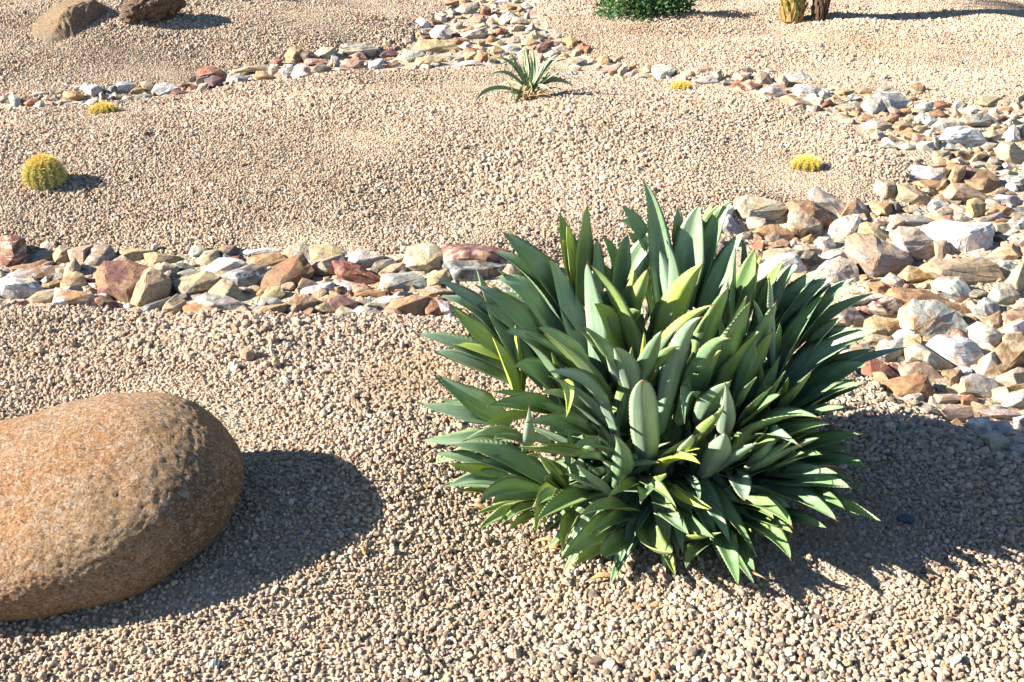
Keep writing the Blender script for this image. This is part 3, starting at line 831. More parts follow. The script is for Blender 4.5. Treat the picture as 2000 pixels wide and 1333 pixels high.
('far left', 0, 120, 4.0): '''
WG 75,290 100,260 150,290 165,330 140,370 100,360
GL 0,290 30,270 70,290 70,330 20,340
RO 190,330 250,295 300,310 290,370 220,360
GP 280,330 320,310 370,350 350,375 290,370
BR 160,280 190,260 230,280 210,310 170,305
GC 230,270 290,240 370,245 340,270 270,290
PR 370,330 410,315 440,350 390,355
CP 320,300 370,270 410,290 380,315
YD 390,270 430,220 490,230 500,280 440,290
GL 385,290 430,280 460,310 400,315
OT 480,300 510,240 590,235 650,270 640,290 560,320
GC 520,235 560,200 640,190 620,240 560,240
WG 620,225 670,180 760,195 790,240 740,290 700,280 ; pale rock above the far cactus ; big pale bluish rock just above the low yellow cactus at the far left
CG 480,340 570,320 660,310 600,350 510,355
GW 665,330 700,300 760,290 770,330 700,360
GL 580,375 640,350 670,370 620,385
TC 770,260 800,240 820,280 790,310
WG 810,280 830,255 880,270 870,300 830,305
GD 830,240 860,200 900,190 895,250 850,255
GW 890,230 920,180 960,160 1040,180 1030,230 960,260
CY 875,260 900,245 950,280 920,300
OT 1010,260 1050,205 1110,215 1120,240 1070,270
TC 1100,170 1150,155 1200,190 1180,240 1120,210
CT 940,300 980,270 1030,280 1020,310
LG 1050,290 1100,260 1180,260 1180,300 1080,315
GW 1180,260 1220,190 1310,170 1370,210 1330,270 1250,280 ; smooth pale grey rock ; large smooth pale grey rock in the left part of the far bed
MD 1330,260 1360,220 1440,230 1460,260 1380,275
BR 1390,200 1440,165 1480,180 1450,220
RT 1460,230 1500,185 1530,210 1510,250 1480,255
GM 880,320 930,305 960,330 920,350
''',
}

def mat_rock(name, layered):
    k = NT(name)
    A = k.n('ShaderNodeAttribute', attribute_name='tint_main').outputs['Color']
    B = k.n('ShaderNodeAttribute', attribute_name='tint_second').outputs['Color']
    tc = k.n('ShaderNodeTexCoord').outputs['Object']
    rnd = k.n('ShaderNodeObjectInfo').outputs['Random']
    off = k.n('ShaderNodeCombineXYZ', {0: k.math('MULTIPLY', rnd, 37.0), 1: k.math('MULTIPLY', rnd, 91.0), 2: k.math('MULTIPLY', rnd, 13.0)}).outputs[0]
    v = k.n('ShaderNodeVectorMath', {0: tc, 1: off}, operation='ADD').outputs[0]
    if layered:
        mp = k.n('ShaderNodeMapping', {'Vector': v, 'Rotation': (0.5, 0.35, 0.4), 'Scale': (1.0, 1.0, 5.0)}).outputs[0]
    else:
        mp = v
    n1 = k.noise(mp, 13.0, 5, 0.62, 0.6)
    f = k.ramp(n1, [(.48, 0), (.60, 1)])
    c = k.mix(f, A, B)
    n2 = k.noise(mp, 42.0, 5, 0.7)
    c = k.mix(1.0, c, k.ramp(n2, [(.30, .45), (.5, .92), (.70, 1.2)]), 'MULTIPLY')
    n3 = k.noise(v, 260.0, 3, 0.6)
    c = k.mix(.6, c, k.ramp(n3, [(.3, .6), (.6, 1.08)]), 'MULTIPLY')
    n4 = k.noise(v, 24.0, 3, 0.6)
    c = k.mix(k.ramp(n4, [(.54, 0), (.68, .6)]), c, (.38, .24, .12))      # iron stains
    n5 = k.noise(mp, 60.0, 2, 0.5, 1.5)
    c = k.mix(k.ramp(n5, [(.30, .75), (.36, 0)]), c, (.16, .13, .10))      # dark flecks and seams
    n6 = k.noise(v, 5.0, 3, 0.6)
    c = k.mix(k.ramp(n6, [(.48, 0), (.70, .3)]), c, (.34, .27, .19))          # dust and soil staining
    h = k.math('ADD', k.math('MULTIPLY', n2, 0.9), k.math('MULTIPLY', n3, 0.35))
    b = k.bump(h, 0.75, 0.012)
    return k.done(k.bsdf(c, 0.82, b, 0.25).outputs[0])
M_ROCK = [mat_rock('bed_rock', False), mat_rock('layered_bed_rock', True)]

def rough_hull(pts, rg, amp, bev, levels=1):
    bm = bmesh.new()
    for p in pts: bm.verts.new(p)
    res = bmesh.ops.convex_hull(bm, input=bm.verts)
    junk = [e for e in res['geom_interior'] + res['geom_unused'] if isinstance(e, bmesh.types.BMVert)]
    bmesh.ops.delete(bm, geom=list(set(junk)), context='VERTS')
    bmesh.ops.dissolve_limit(bm, angle_limit=R(9), verts=bm.verts, edges=bm.edges)
    bmesh.ops.bevel(bm, geom=list(bm.edges), offset=bev, offset_type='OFFSET', segments=1, profile=0.6, affect='EDGES', clamp_overlap=True)
    bmesh.ops.triangulate(bm, faces=bm.faces)
    if levels:
        bmesh.ops.subdivide_edges(bm, edges=[e for e in bm.edges if e.calc_length() > bev * 1.4], cuts=levels, use_grid_fill=True)
        bmesh.ops.triangulate(bm, faces=bm.faces)
        bmesh.ops.subdivide_edges(bm, edges=[e for e in bm.edges if e.calc_length() > bev * 1.9], cuts=1, use_grid_fill=True)
        bmesh.ops.triangulate(bm, faces=bm.faces)
    off = Vector((rg.uniform(0, 50), rg.uniform(0, 50), rg.uniform(0, 50)))
    bm.normal_update()
    for v in bm.verts:
        n = noise.fractal(v.co * 16 + off, 0.9, 2.1, 4)
        m = noise.noise(v.co * 60 + off)
        v.co += v.normal * (amp * n + amp * 0.35 * m)
    return bm

def make_rock(name, poly, cols, rg, parent=None, depth_k=None):
    """a rock whose outline fits the traced one, with its own depth, standing on the ground"""
    xs = [p[0] for p in poly]; ys = [p[1] for p in poly]
    cx, cy = sum(xs) / len(xs), sum(ys) / len(ys)
    ymax = max(ys)
    g = ground(cx, min(ymax - 0.12 * (ymax - min(ys)), 1330))
    d0 = (g - CAM).dot(FWD)
    s = d0 / FPX
    wpx, hpx = max(xs) - min(xs), ymax - min(ys)
    size = math.sqrt(wpx * hpx) * s
    D = min(size * rg.uniform(.55, .75), max(wpx, hpx) * s * 0.7)
    lean = rg.uniform(.15, .50)
    dc = d0 + D * 0.55
    pts = []
    def P(px, py, dz):
        return at_depth(px, py, dc + dz)
    poly = [(cx + (x - cx) * 1.20, cy + (y - cy) * 1.20) for x, y in poly]
    for x, y in poly:
        b = (cy - y) * s
        dz = lean * b
        pts.append(P(x, y, dz))
    # broken front face
    k = rg.randint(2, 4)
    a0 = rg.uniform(0, 6.28)
    fx, fy = rg.uniform(-.30, .02) * wpx, rg.uniform(-.20, .22) * hpx
    for i in range(k):
        a = a0 + i * 6.283 / k + rg.uniform(-.5, .5)
        q = rg.uniform(.10, .32)
        x = cx + fx + math.cos(a) * wpx * q; y = cy + fy + math.sin(a) * hpx * q
        pts.append(P(x, y, lean * (cy - y) * s - D * rg.uniform(.55, .95)))
    # hidden back and underside
    for x, y in poly:
        x2 = cx + (x - cx) * .72; y2 = cy + (y - cy) * .72
        pts.append(P(x2, y2, lean * (cy - y2) * s + D * rg.uniform(.7, 1.0)))
    base = Vector((0, 0, 0))
    for p in pts: base += p
    base /= len(pts)
    base.z = h_at(base.x, base.y)
    zmin = min(p.z for p in pts)
    # let the foot reach into the bed
    foot = sorted(pts, key=lambda p: p.z)[:3]
    for f in foot:
        if f.z > base.z: pts.append(Vector((f.x, f.y + 0.3 * D, base.z - 0.01)))
    bm = rough_hull([p - base for p in pts], rg, 0.04 * size, 0.022 * size, 1)
    me = bpy.data.meshes.new(name)
    bm.to_mesh(me); bm.free()
    corner_attr(me, 'tint_main', (*cols[0], 1)); corner_attr(me, 'tint_second', (*cols[1], 1))
    me.materials.append(M_ROCK[0 if rg.random() < .55 else 1])
    o = bpy.data.objects.new(name, me)
    o.location = base
    return link(o, parent)

ROCKS = []
for (bed, ox, oy, sc), txt in TRACED.items():
    for ln in txt.strip().splitlines():
        parts = [q.strip() for q in ln.split(';')]
        tok = parts[0].split()
        poly = [(ox + float(a.split(',')[0]) / sc, oy + float(a.split(',')[1]) / sc) for a in tok[1:]]
        area = 0
        for i in range(len(poly)):
            x1, y1 = poly[i]; x2, y2 = poly[(i + 1) % len(poly)]
            area += x1 * y2 - x2 * y1
        area = abs(area) / 2
        xs = [p[0] for p in poly]; ys = [p[1] for p in poly]
        vis = max(0, min(max(xs), 2000) - max(min(xs), 0)) / (max(xs) - min(xs)) * max(0, (max(ys) - max(min(ys), 0))) / (max(ys) - min(ys))
        ROCKS.append(dict(bed=bed, code=tok[0], poly=poly, area=area * vis, c=(sum(xs) / len(xs), sum(ys) / len(ys)), w=max(xs) - min(xs), h=max(ys) - min(ys),
                          short=parts[1] if len(parts) > 1 else None, label=parts[2] if len(parts) > 2 else None, bottom=max(ys)))
ROCKS.sort(key=lambda r: (r['short'] is None, -r['area']))
N_ROCK = 292
BIG, REST = ROCKS[:N_ROCK], ROCKS[N_ROCK:]

# ---- labels: own look first, then what it lies beside
ANCH = [(r['short'], r['c'][0], r['c'][1]) for r in BIG if r['short']]
ANCH += [('small agave', 1030, 165), ('far left yellow cactus', 203, 208), ('far yellow cactus', 1330, 168), ('right yellow cactus', 1575, 316)]
BEDN = {'near': 'in the near bed', 'right': 'in the right bed', 'upper right': 'in the upper right bed', 'far right': 'in the thin far bed', 'far': 'in the far bed', 'far left': 'in the far left bed'}
def shape_word(r):
    q = r['w'] / r['h']
    if q > 2.6: return 'flat'
    if q > 1.75: return 'long'
    if q < 0.8: return 'upright'
    n = len(r['poly'])
    return {4: 'square', 5: 'angular', 6: 'chunky'}.get(n, 'lumpy')
def size_word(r):
    e = math.sqrt(r['area']) * (1.0 + max(0, (600 - r['c'][1]) / 600) * 1.2)
    return 'tiny' if e < 34 else 'small' if e < 46 else 'mid-sized' if e < 64 else 'large'
def dir_word(dx, dy):
    if abs(dx) > 2.2 * abs(dy): return 'right of' if dx > 0 else 'left of'
    if abs(dy) > 2.2 * abs(dx): return 'below' if dy > 0 else 'above'
    return ('below right of' if dx > 0 else 'below left of') if dy > 0 else ('above right of' if dx > 0 else 'above left of')
def look(r):
    a, b = CNAME[r['code'][0]], CNAME[r['code'][1]]
    return a if a == b else a + ' and ' + b
used = set()
for r in BIG:
    if r['label']: used.add(r['label'])
for r in BIG:
    if r['label']: continue
    x, y = r['c']
    an = sorted(ANCH, key=lambda a: (a[1] - x) ** 2 + (1.5 * (a[2] - y)) ** 2)
    opts = []
    nb = sorted((q for q in BIG if q is not r and not q['short']), key=lambda q: (q['c'][0] - x) ** 2 + (1.3 * (q['c'][1] - y)) ** 2)[:3]
    for a in an[:2]:
        opts.append(f"{size_word(r)} {look(r)} {shape_word(r)} rock {dir_word(x - a[1], y - a[2])} the {a[0]}")
        opts.append(opts[-1].replace(' rock ', ' stone ')) if False else None
    for q in nb[:2]:
        opts.append(f"{size_word(r)} {look(r)} {shape_word(r)} rock touching a {CNAME[q['code'][0]]} {shape_word(q)} one, near the {an[0][0]}")
    for a in an[2:4]:
        opts.append(f"{look(r)} {shape_word(r)} rock {dir_word(x - a[1], y - a[2])} the {a[0]}")
    for o_ in opts:
        if o_ and o_ not in used and len(o_.split()) <= 16:
            r['label'] = o_; used.add(o_); break
    else:
        print('NO LABEL', opts)
        r['label'] = opts[0]
for r in BIG:
    if len(r['label'].split()) > 16: print('LONG', r['label'])
for i, r in enumerate(BIG):
    rg = random.Random(1000 + int(r['c'][0] * 7 + r['c'][1] * 13))
    jit = lambda c: tuple(max(0, v * rg.uniform(.93, 1.07)) for v in c)
    o = make_rock('rock', r['poly'], (jit(PAL[r['code'][0]]), jit(PAL[r['code'][1]])), rg)
    tag(o, r['label'], 'rock', 'rocks of the dry stream beds')

# ---- the smaller rubble between and under them, past counting: one object
def rubble():
    V, F, C1, C2 = [], [], [], []
    rg = random.Random(5)
    tmp = []
    for r in REST:
        tmp.append(('poly', r))
    def add_bm(bm, base, c1, c2):
        n0 = len(V)
        bm.verts.index_update()
        for v in bm.verts:
            V.append(tuple(v.co + base)); C1.append((*c1, 1)); C2.append((*c2, 1))
        for f in bm.faces: F.append([n0 + v.index for v in f.verts])
        bm.free()
    for _, r in tmp:
        o = make_rock('x', r['poly'], (PAL[r['code'][0]], PAL[r['code'][1]]), rg)
        bm = bmesh.new(); bm.from_mesh(o.data)
        add_bm(bm, o.location.copy(), PAL[r['code'][0]], PAL[r['code'][1]])
        m_ = o.data
        bpy.data.objects.remove(o); bpy.data.meshes.remove(m_)
    # random fill, sunk below the traced ones
    keys = 'CCTTTGGLLOOYPRWBDMC'
    for bi, (poly, sp) in enumerate(((BW[0], 0.058), (BW[0], 0.080), (BW[1], 0.07))):
        xs = [p[0] for p in poly]; ys = [p[1] for p in poly]
        y = min(ys)
        while y < max(ys):
            x = min(xs)
            while x < max(xs):
                px, py = x + rg.uniform(-.35, .35) * sp, y + rg.uniform(-.35, .35) * sp
                if bool(inside_np(poly, np.array([px]), np.array([py]))[0]) and float(bed_np(np.array([px]), np.array([py]))[0]) > 0.72 - 0.2 * bi:
                    rad = sp * rg.uniform(.55, .88)
                    pts = []
                    ax = Vector((rg.uniform(.8, 1.3), rg.uniform(.8, 1.2), rg.uniform(.5, .85)))
                    for _k in range(11):
                        v = Vector((rg.gauss(0, 1), rg.gauss(0, 1), rg.gauss(0, 1))).normalized() * rad * rg.uniform(.75, 1.1)
                        pts.append(Vector((v.x * ax.x, v.y * ax.y, v.z * ax.z)))
                    q = Matrix.Rotation(rg.uniform(0, 6.28), 3, 'Z') @ Matrix.Rotation(rg.uniform(-.5, .5), 3, 'X')
                    bm = rough_hull([q @ p for p in pts], rg, 0.05 * rad, 0.14 * rad, 0)
                    a, b = rg.choice(keys), rg.choice(keys)
                    add_bm(bm, Vector((px, py, h_at(px, py) + rg.uniform(-.7, -.05) * rad)), PAL[a], PAL[b])
                x += sp
            y += sp
    me = bpy.data.meshes.new('small_rubble')
    me.from_pydata(V, [], F); me.update()
    for nm, arr in (('tint_main', C1), ('tint_second', C2)):
        a = me.color_attributes.new(nm, 'FLOAT_COLOR', 'POINT')
        a.data.foreach_set('color', np.array(arr, dtype=np.float32).ravel())
    me.materials.append(M_ROCK[0])
    o = link(bpy.data.objects.new('small_rubble', me))
    tag(o, 'mixed small broken rubble filling the gaps between the larger bed rocks', 'rubble', kind='stuff')
rubble()

# ================================================================ BOULDERS
def mat_boulder(name, c1, c2, c3, dark, grain=90.0, patina_shade=None):
    k = NT(name)
    tc = k.n('ShaderNodeTexCoord').outputs['Object']
    mp = k.n('ShaderNodeMapping', {'Vector': tc, 'Rotation': (0.3, -0.5, 0.6), 'Scale': (1.0, 1.0, 1.5)}).outputs[0]
    big = k.noise(tc, 3.5, 4, 0.6)
    c = k.mix(k.ramp(big, [(.38, 0), (.62, 1)]), c1, c2)
    if patina_shade:
        # weathered brown crust mixed with painted shade, growing towards the right
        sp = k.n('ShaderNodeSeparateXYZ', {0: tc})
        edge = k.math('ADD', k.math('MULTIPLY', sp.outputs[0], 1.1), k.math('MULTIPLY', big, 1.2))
        c = k.mix(k.ramp(edge, [(.84, 0), (1.0, .75)]), c, patina_shade)
    streak = k.noise(mp, 46.0, 6, 0.8, 0.5)
    c = k.mix(k.ramp(streak, [(.50, 0), (.64, .75)]), c, c3)
    gr = k.noise(tc, grain, 6, 0.85)
    c = k.mix(1.0, c, k.ramp(gr, [(.32, .40), (.48, .95), (.68, 1.3)]), 'MULTIPLY')
    vf = k.n('ShaderNodeTexVoronoi', {'Scale': 230.0, 'Vector': mp, 'Randomness': 1.0})
    sc_ = k.n('ShaderNodeSeparateColor', {0: vf.outputs['Color']})
    c = k.mix(k.ramp(sc_.outputs[0], [(.80, 0), (.84, .55)]), c, (.74, .68, .60))
    c = k.mix(k.ramp(sc_.outputs[1], [(.84, 0), (.88, .5)]), c, dark)
    pit = k.noise(mp, 120.0, 4, 0.75)
    c = k.mix(k.ramp(pit, [(.36, .75), (.43, 0)]), c, dark)
    fine = k.noise(tc, 420.0, 3, 0.7)
    h = k.math('ADD', k.math('MULTIPLY', gr, 1.2), k.math('ADD', k.math('MULTIPLY', streak, 0.8), k.math('MULTIPLY', pit, 0.8)))
    b = k.bump(h, 1.0, 0.03)
    return k.done(k.bsdf(c, 0.88, b, 0.2).outputs[0])

def boulder(name, poly, gpx, D, mat, sub=6, lean=0.35, amp=0.012, sc=7.0, flat=0.0, bump2=0.004, push=0.5, power=0.5, skew=0.0, peak=0.0):
    """rounded stone: the silhouette sets its width and height, D its half depth"""
    g = ground(*gpx)
    d0 = (g - CAM).dot(FWD) + D * push
    s = d0 / FPX
    cx = sum(p[0] for p in poly) / len(poly); cy = sum(p[1] for p in poly) / len(poly)
    pol = sorted(((math.atan2(-(y - cy), x - cx), math.hypot(x - cx, y - cy)) for x, y in poly))
    def rad(a):
        n = len(pol)
        for i in range(n):
            a0, r0 = pol[i]; a1, r1 = pol[(i + 1) % n]
            if i == n - 1: a1 += 2 * math.pi
            aa = a if a >= pol[0][0] else a + 2 * math.pi
            if a0 <= aa <= a1:
                t = (aa - a0) / (a1 - a0 + 1e-9); t = t * t * (3 - 2 * t)
                return r0 * (1 - t) + r1 * t
        return pol[0][1]
    NS = 360
    tab = [rad(-math.pi + (q + .5) * 2 * math.pi / NS) for q in range(NS)]
    for _ in range(3):                                  # round the outline off between its points
        tab = [sum(tab[(q + o_) % NS] for o_ in range(-8, 9)) / 17 for q in range(NS)]
    def rad(a):
        f_ = (a + math.pi) / (2 * math.pi) * NS - .5
        i_ = math.floor(f_); t = f_ - i_
        return tab[i_ % NS] * (1 - t) + tab[(i_ + 1) % NS] * t
    bm = bmesh.new()
    bmesh.ops.create_icosphere(bm, subdivisions=sub, radius=1.0)
    C0 = at_depth(cx, cy, d0)
    off = Vector((3.1, 7.7, 1.3))
    base = Vector((g.x, g.y + D, h_at(g.x, g.y + D)))
    for v in bm.verts:
        u, q, wv = v.co.x, v.co.z, v.co.y
        ang = math.atan2(q, u); rr = math.hypot(u, q)
        r_ = rad(ang) * s
        rr2 = rr ** (2 * power) if rr > 0 else 0
        rr2 = rr if power == 0.5 else rr ** power
        a, b = math.cos(ang) * r_ * rr2, math.sin(ang) * r_ * rr2
        dep = wv * D * (1.0 + peak * (-q)) + lean * b + skew * a
        v.co = C0 + RIGHT * a + UPI * b + FWD * dep - base
    bm.normal_update()
    for v in bm.verts:
        n = noise.fractal(v.co * sc + off, 0.9, 2.1, 5)
        m = noise.fractal(v.co * sc * 14 + off, 0.7, 2.1, 4)
        rdg = abs(noise.noise(v.co * sc * 2.2 + off * 2))
        v.co += v.normal * (amp * n + bump2 * m - flat * (0.4 - rdg))
    me = bpy.data.meshes.new(name)
    bm.to_mesh(me); bm.free()
    me.polygons.foreach_set('use_smooth', [True] * len(me.polygons))
    me.materials.append(mat)
    o = bpy.data.objects.new(name, me)
    o.location = base
    return link(o)

M_B1 = mat_boulder('orange_boulder_stone', (.60, .31, .14), (.56, .38, .22), (.78, .65, .52), (.12, .07, .04), 90.0, (.25, .14, .08))  # last colour: brown patina with shade painted into the right side
M_B2 = mat_boulder('grey_brown_stone', (.32, .25, .18), (.48, .31, .17), (.32, .29, .25), (.10, .07, .05), 60.0, (.22, .13, .07))  # last colour: shade painted into the dark face on the right
M_B3 = mat_boulder('dark_brown_stone', (.22, .125, .085), (.30, .18, .12), (.36, .26, .19), (.04, .03, .025), 50.0)
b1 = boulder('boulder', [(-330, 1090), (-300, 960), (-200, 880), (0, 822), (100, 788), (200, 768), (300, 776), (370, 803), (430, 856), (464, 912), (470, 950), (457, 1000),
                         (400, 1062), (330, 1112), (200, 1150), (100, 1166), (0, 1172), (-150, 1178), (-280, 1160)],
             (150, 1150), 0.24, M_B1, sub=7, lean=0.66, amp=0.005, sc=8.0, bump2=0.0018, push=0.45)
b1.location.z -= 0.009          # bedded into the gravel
tag(b1, 'large smooth orange brown boulder lying in the lower left corner, cut by the left edge', 'boulder', 'garden boulders')
def cut_boulder(name, spec, gpx, mat, amp, bev, levels=2):
    """angular boulder: corners given as photo pixel plus depth behind its foremost corner"""
    g = ground(*gpx); d0 = (g - CAM).dot(FWD)
    mx_, my_ = sum(q[0] for q in spec) / len(spec), sum(q[1] for q in spec) / len(spec)
    pts = [at_depth(mx_ + (x - mx_) * 1.16, my_ + (y - my_) * 1.22, d0 + dz) - g for x, y, dz in spec]
    rg_ = random.Random(4)
    bm = rough_hull(pts, rg_, amp, bev, 1)
    for _ in range(levels):
        bmesh.ops.subdivide_edges(bm, edges=[e for e in bm.edges if e.calc_length() > 0.018], cuts=1, use_grid_fill=True)
        bmesh.ops.triangulate(bm, faces=bm.faces)
    bm.normal_update()
    for v in bm.verts: v.co += v.normal * amp * .35 * noise.fractal(v.co * 30, .8, 2.1, 4)
    me = bpy.data.meshes.new(name); bm.to_mesh(me); bm.free()
    me.polygons.foreach_set('use_smooth', [True] * len(me.polygons)); me.materials.append(mat)
    o = bpy.data.objects.new(name, me); o.location = g
    return link(o)
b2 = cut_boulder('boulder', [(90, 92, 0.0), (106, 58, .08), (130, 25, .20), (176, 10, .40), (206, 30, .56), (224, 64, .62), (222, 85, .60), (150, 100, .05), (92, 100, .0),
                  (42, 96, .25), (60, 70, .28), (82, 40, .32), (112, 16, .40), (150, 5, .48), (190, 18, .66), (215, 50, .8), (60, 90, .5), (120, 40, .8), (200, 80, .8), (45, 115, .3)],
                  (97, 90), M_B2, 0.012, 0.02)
tag(b2, 'grey brown domed boulder with a deeply shaded front in the far left corner', 'boulder', 'garden boulders')
b3 = boulder('boulder', [(236, 58), (244, 32), (262, 10), (285, -6), (330, -18), (362, -8), (354, 14), (322, 36), (290, 50), (260, 60)],
             (285, 48), 0.20, M_B3, sub=6, lean=0.3, amp=0.035, sc=6.0, bump2=0.012, push=0.5, flat=0.05)
tag(b3, 'rough dark brown boulder beside the domed one, low green growth behind it', 'boulder', 'garden boulders')

# ================================================================ AGAVES
def mat_leaf(name, c_blue, c_green, c_yel, rough=0.38):
    k = NT(name)
    at = k.n('ShaderNodeAttribute', attribute_name='leaf_uv').outputs['Vector']
    sp = k.n('ShaderNodeSeparateXYZ', {0: at})
    u, v, tone = sp.outputs[0], sp.outputs[1], sp.outputs[2]
    c = k.mix(k.ramp(tone, [(0, 0), (.5, 1)]), c_blue, c_green)
    c = k.mix(k.ramp(tone, [(.5, 0), (1, 1)]), c, c_yel)
    # long pale and dark stripes down the blade
    cv = k.n('ShaderNodeCombineXYZ', {0: k.math('MULTIPLY', u, 1.2), 1: k.math('MULTIPLY', v, 9.0), 2: k.math('MULTIPLY', tone, 40)}).outputs[0]
    st = k.noise(cv, 2.6, 4, 0.65)
    c = k.mix(k.ramp(st, [(.48, 0), (.68, .38)]), c, c_yel)
    c = k.mix(1.0, c, k.ramp(st, [(.3, .74), (.6, 1.05)]), 'MULTIPLY')
    # waxy bloom, patchy
    geo = k.n('ShaderNodeNewGeometry').outputs['Position']
    bl = k.noise(geo, 22, 4, .6)
    c = k.mix(k.ramp(bl, [(.45, 0), (.68, .35)]), c, (.42, .52, .48))
    av = k.math('ABSOLUTE', v)
    c = k.mix(k.ramp(av, [(.90, 0), (.97, .65)]), c, (.34, .34, .13))         # horny yellowish margin
    c = k.mix(k.ramp(u, [(.93, 0), (.985, .8)]), c, (.26, .17, .09))
    h = k.noise(cv, 7.0, 3, .6)
    b = k.bump(h, 0.22, 0.004)
    p = k.bsdf(c, rough, b, 0.5)
    tr = k.n('ShaderNodeBsdfTranslucent', {'Color': (.42, .52, .06, 1)})
    mx = k.n('ShaderNodeMixShader', {0: 0.15})
    k.t.links.new(p.outputs[0], mx.inputs[1]); k.t.links.new(tr.outputs[0], mx.inputs[2])
    return k.done(mx.outputs[0])
M_LEAF = mat_leaf('agave_leaf', (.33, .46, .40), (.15, .29, .14), (.54, .64, .10))
M_LEAF2 = mat_leaf('small_agave_leaf', (.26, .35, .22), (.24, .33, .14), (.42, .43, .12), 0.55)
kk = NT('leaf_spine'); M_SPINE = kk.done(kk.bsdf((.11, .05, .03), 0.5).outputs[0])
kk = NT('dry_leaf'); M_DRY = kk.done(kk.bsdf(kk.ramp(kk.noise(kk.n('ShaderNodeTexCoord').outputs['Object'], 40, 3), [(.3, (.20, .11, .05)), (.6, (.45, .33, .17))]), 0.9).outputs[0])

def leaf_geom(B, Mid, T, wid, nrm0, tone, fold=0.22, teeth=1.0, nl=60, twist=0.0, wave=0.0, blunt=False, thick=0.0035, wbase=0.62):
    """closed blade: gutter above, keel below, toothed margins. Returns verts, faces, uvs and the tip frame"""
    # quadratic through the three points
    ctrl = Mid * 2 - (B + T) * 0.5
    def pos(t): return B * (1 - t) ** 2 + ctrl * 2 * t * (1 - t) + T * t * t
    def tan(t): return ((ctrl - B) * 2 * (1 - t) + (T - ctrl) * 2 * t).normalized()
    L = sum((pos((i + 1) / 20) - pos(i / 20)).length for i in range(20))
    NC = 7
    V, F, U = [], [], []
    rg = random.Random(int(abs(T.x * 9173 + T.z * 7919) * 1000) % 99991)
    ph = rg.uniform(0, 6)
    for i in range(nl + 1):
        t = i / nl
        tg = tan(t)
        n = (nrm0 - tg * nrm0.dot(tg))
        if n.length < 1e-4: n = Vector((0, 0, 1))
        n.normalize()
        if twist:
            n = Matrix.Rotation(twist * t, 3, tg) @ n
        side = tg.cross(n).normalized()
        p = pos(t)
        m = 0.36
        if t < m:
            q = t / m; wv = wbase + (1 - wbase) * (q * q * (3 - 2 * q))
        else:
            q = (t - m) / (1 - m)
            wv = (1 - q ** 1.18) if not blunt else (1 - q ** 3.4) ** 0.8
            wv = max(wv, 0.0)
        hw = 0.5 * wid * wv + 0.0006
        tooth = teeth * 0.0016 * (1 if i % 3 == 1 else -0.2) if 0.12 < t < 0.93 else 0
        fo = fold * (1 - 0.35 * t)
        ruf = wave * math.sin(t * 14 + ph) * hw
        for j in range(NC):
            s_ = -1 + 2 * j / (NC - 1)
            edge = 1.0 if j in (0, NC - 1) else 0.0
            off = s_ * (hw + edge * tooth)
            up = fo * hw * 2 * (abs(s_) ** 1.15) + ruf * s_ * abs(s_)
            V.append(p + side * off + n * up); U.append((t, s_, tone))
        tk = thick * (1.4 - t)
        for j in range(NC - 2, 0, -1):
            s_ = -1 + 2 * j / (NC - 1)
            off = s_ * hw
            up = fo * hw * 2 * (abs(s_) ** 1.15) - tk * (1 - s_ * s_) + ruf * s_ * abs(s_)
            V.append(p + side * off + n * up); U.append((t, s_, min(1, tone + 0.08)))
    K = 2 * NC - 2
    for i in range(nl):
        for j in range(K):
            a = i * K + j; b = i * K + (j + 1) % K
            F.append((a, b, b + K, a + K))
    F.append(tuple(range(K - 1, -1, -1)))
    F.append(tuple(nl * K + j for j in range(K)))
    return V, F, U, tan(1.0)

def blade_object(name, parent, org, V, F, U, mat):
    me = bpy.data.meshes.new(name)
    me.from_pydata([tuple(v - org) for v in V], [], F)
    a = me.attributes.new('leaf_uv', 'FLOAT_VECTOR', 'POINT')
    a.data.foreach_set('vector', [c for q in U for c in q])
    me.polygons.foreach_set('use_smooth', [True] * len(me.polygons))
    me.update()
    me.materials.append(mat)
    return link(bpy.data.objects.new(name, me), parent)

def spine_object(parent, org, T, tg, length, r):
    side = tg.orthogonal().normalized(); up = tg.cross(side)
    V, F = [], []
    for i in range(4):
        q = i / 3
        rr = r * (1 - q) + 0.0001
        c = T - tg * 0.004 + tg * (length * q)
        for j in range(6):
            a = j * math.pi / 3
            V.append(c + side * math.cos(a) * rr + up * math.sin(a) * rr)
    for i in range(3):
        for j in range(6):
            a = i * 6 + j; b = i * 6 + (j + 1) % 6
            F.append((a, b, b + 6, a + 6))
    return mesh_obj('spine', [v - org for v in V], F, M_SPINE, parent, smooth=True)

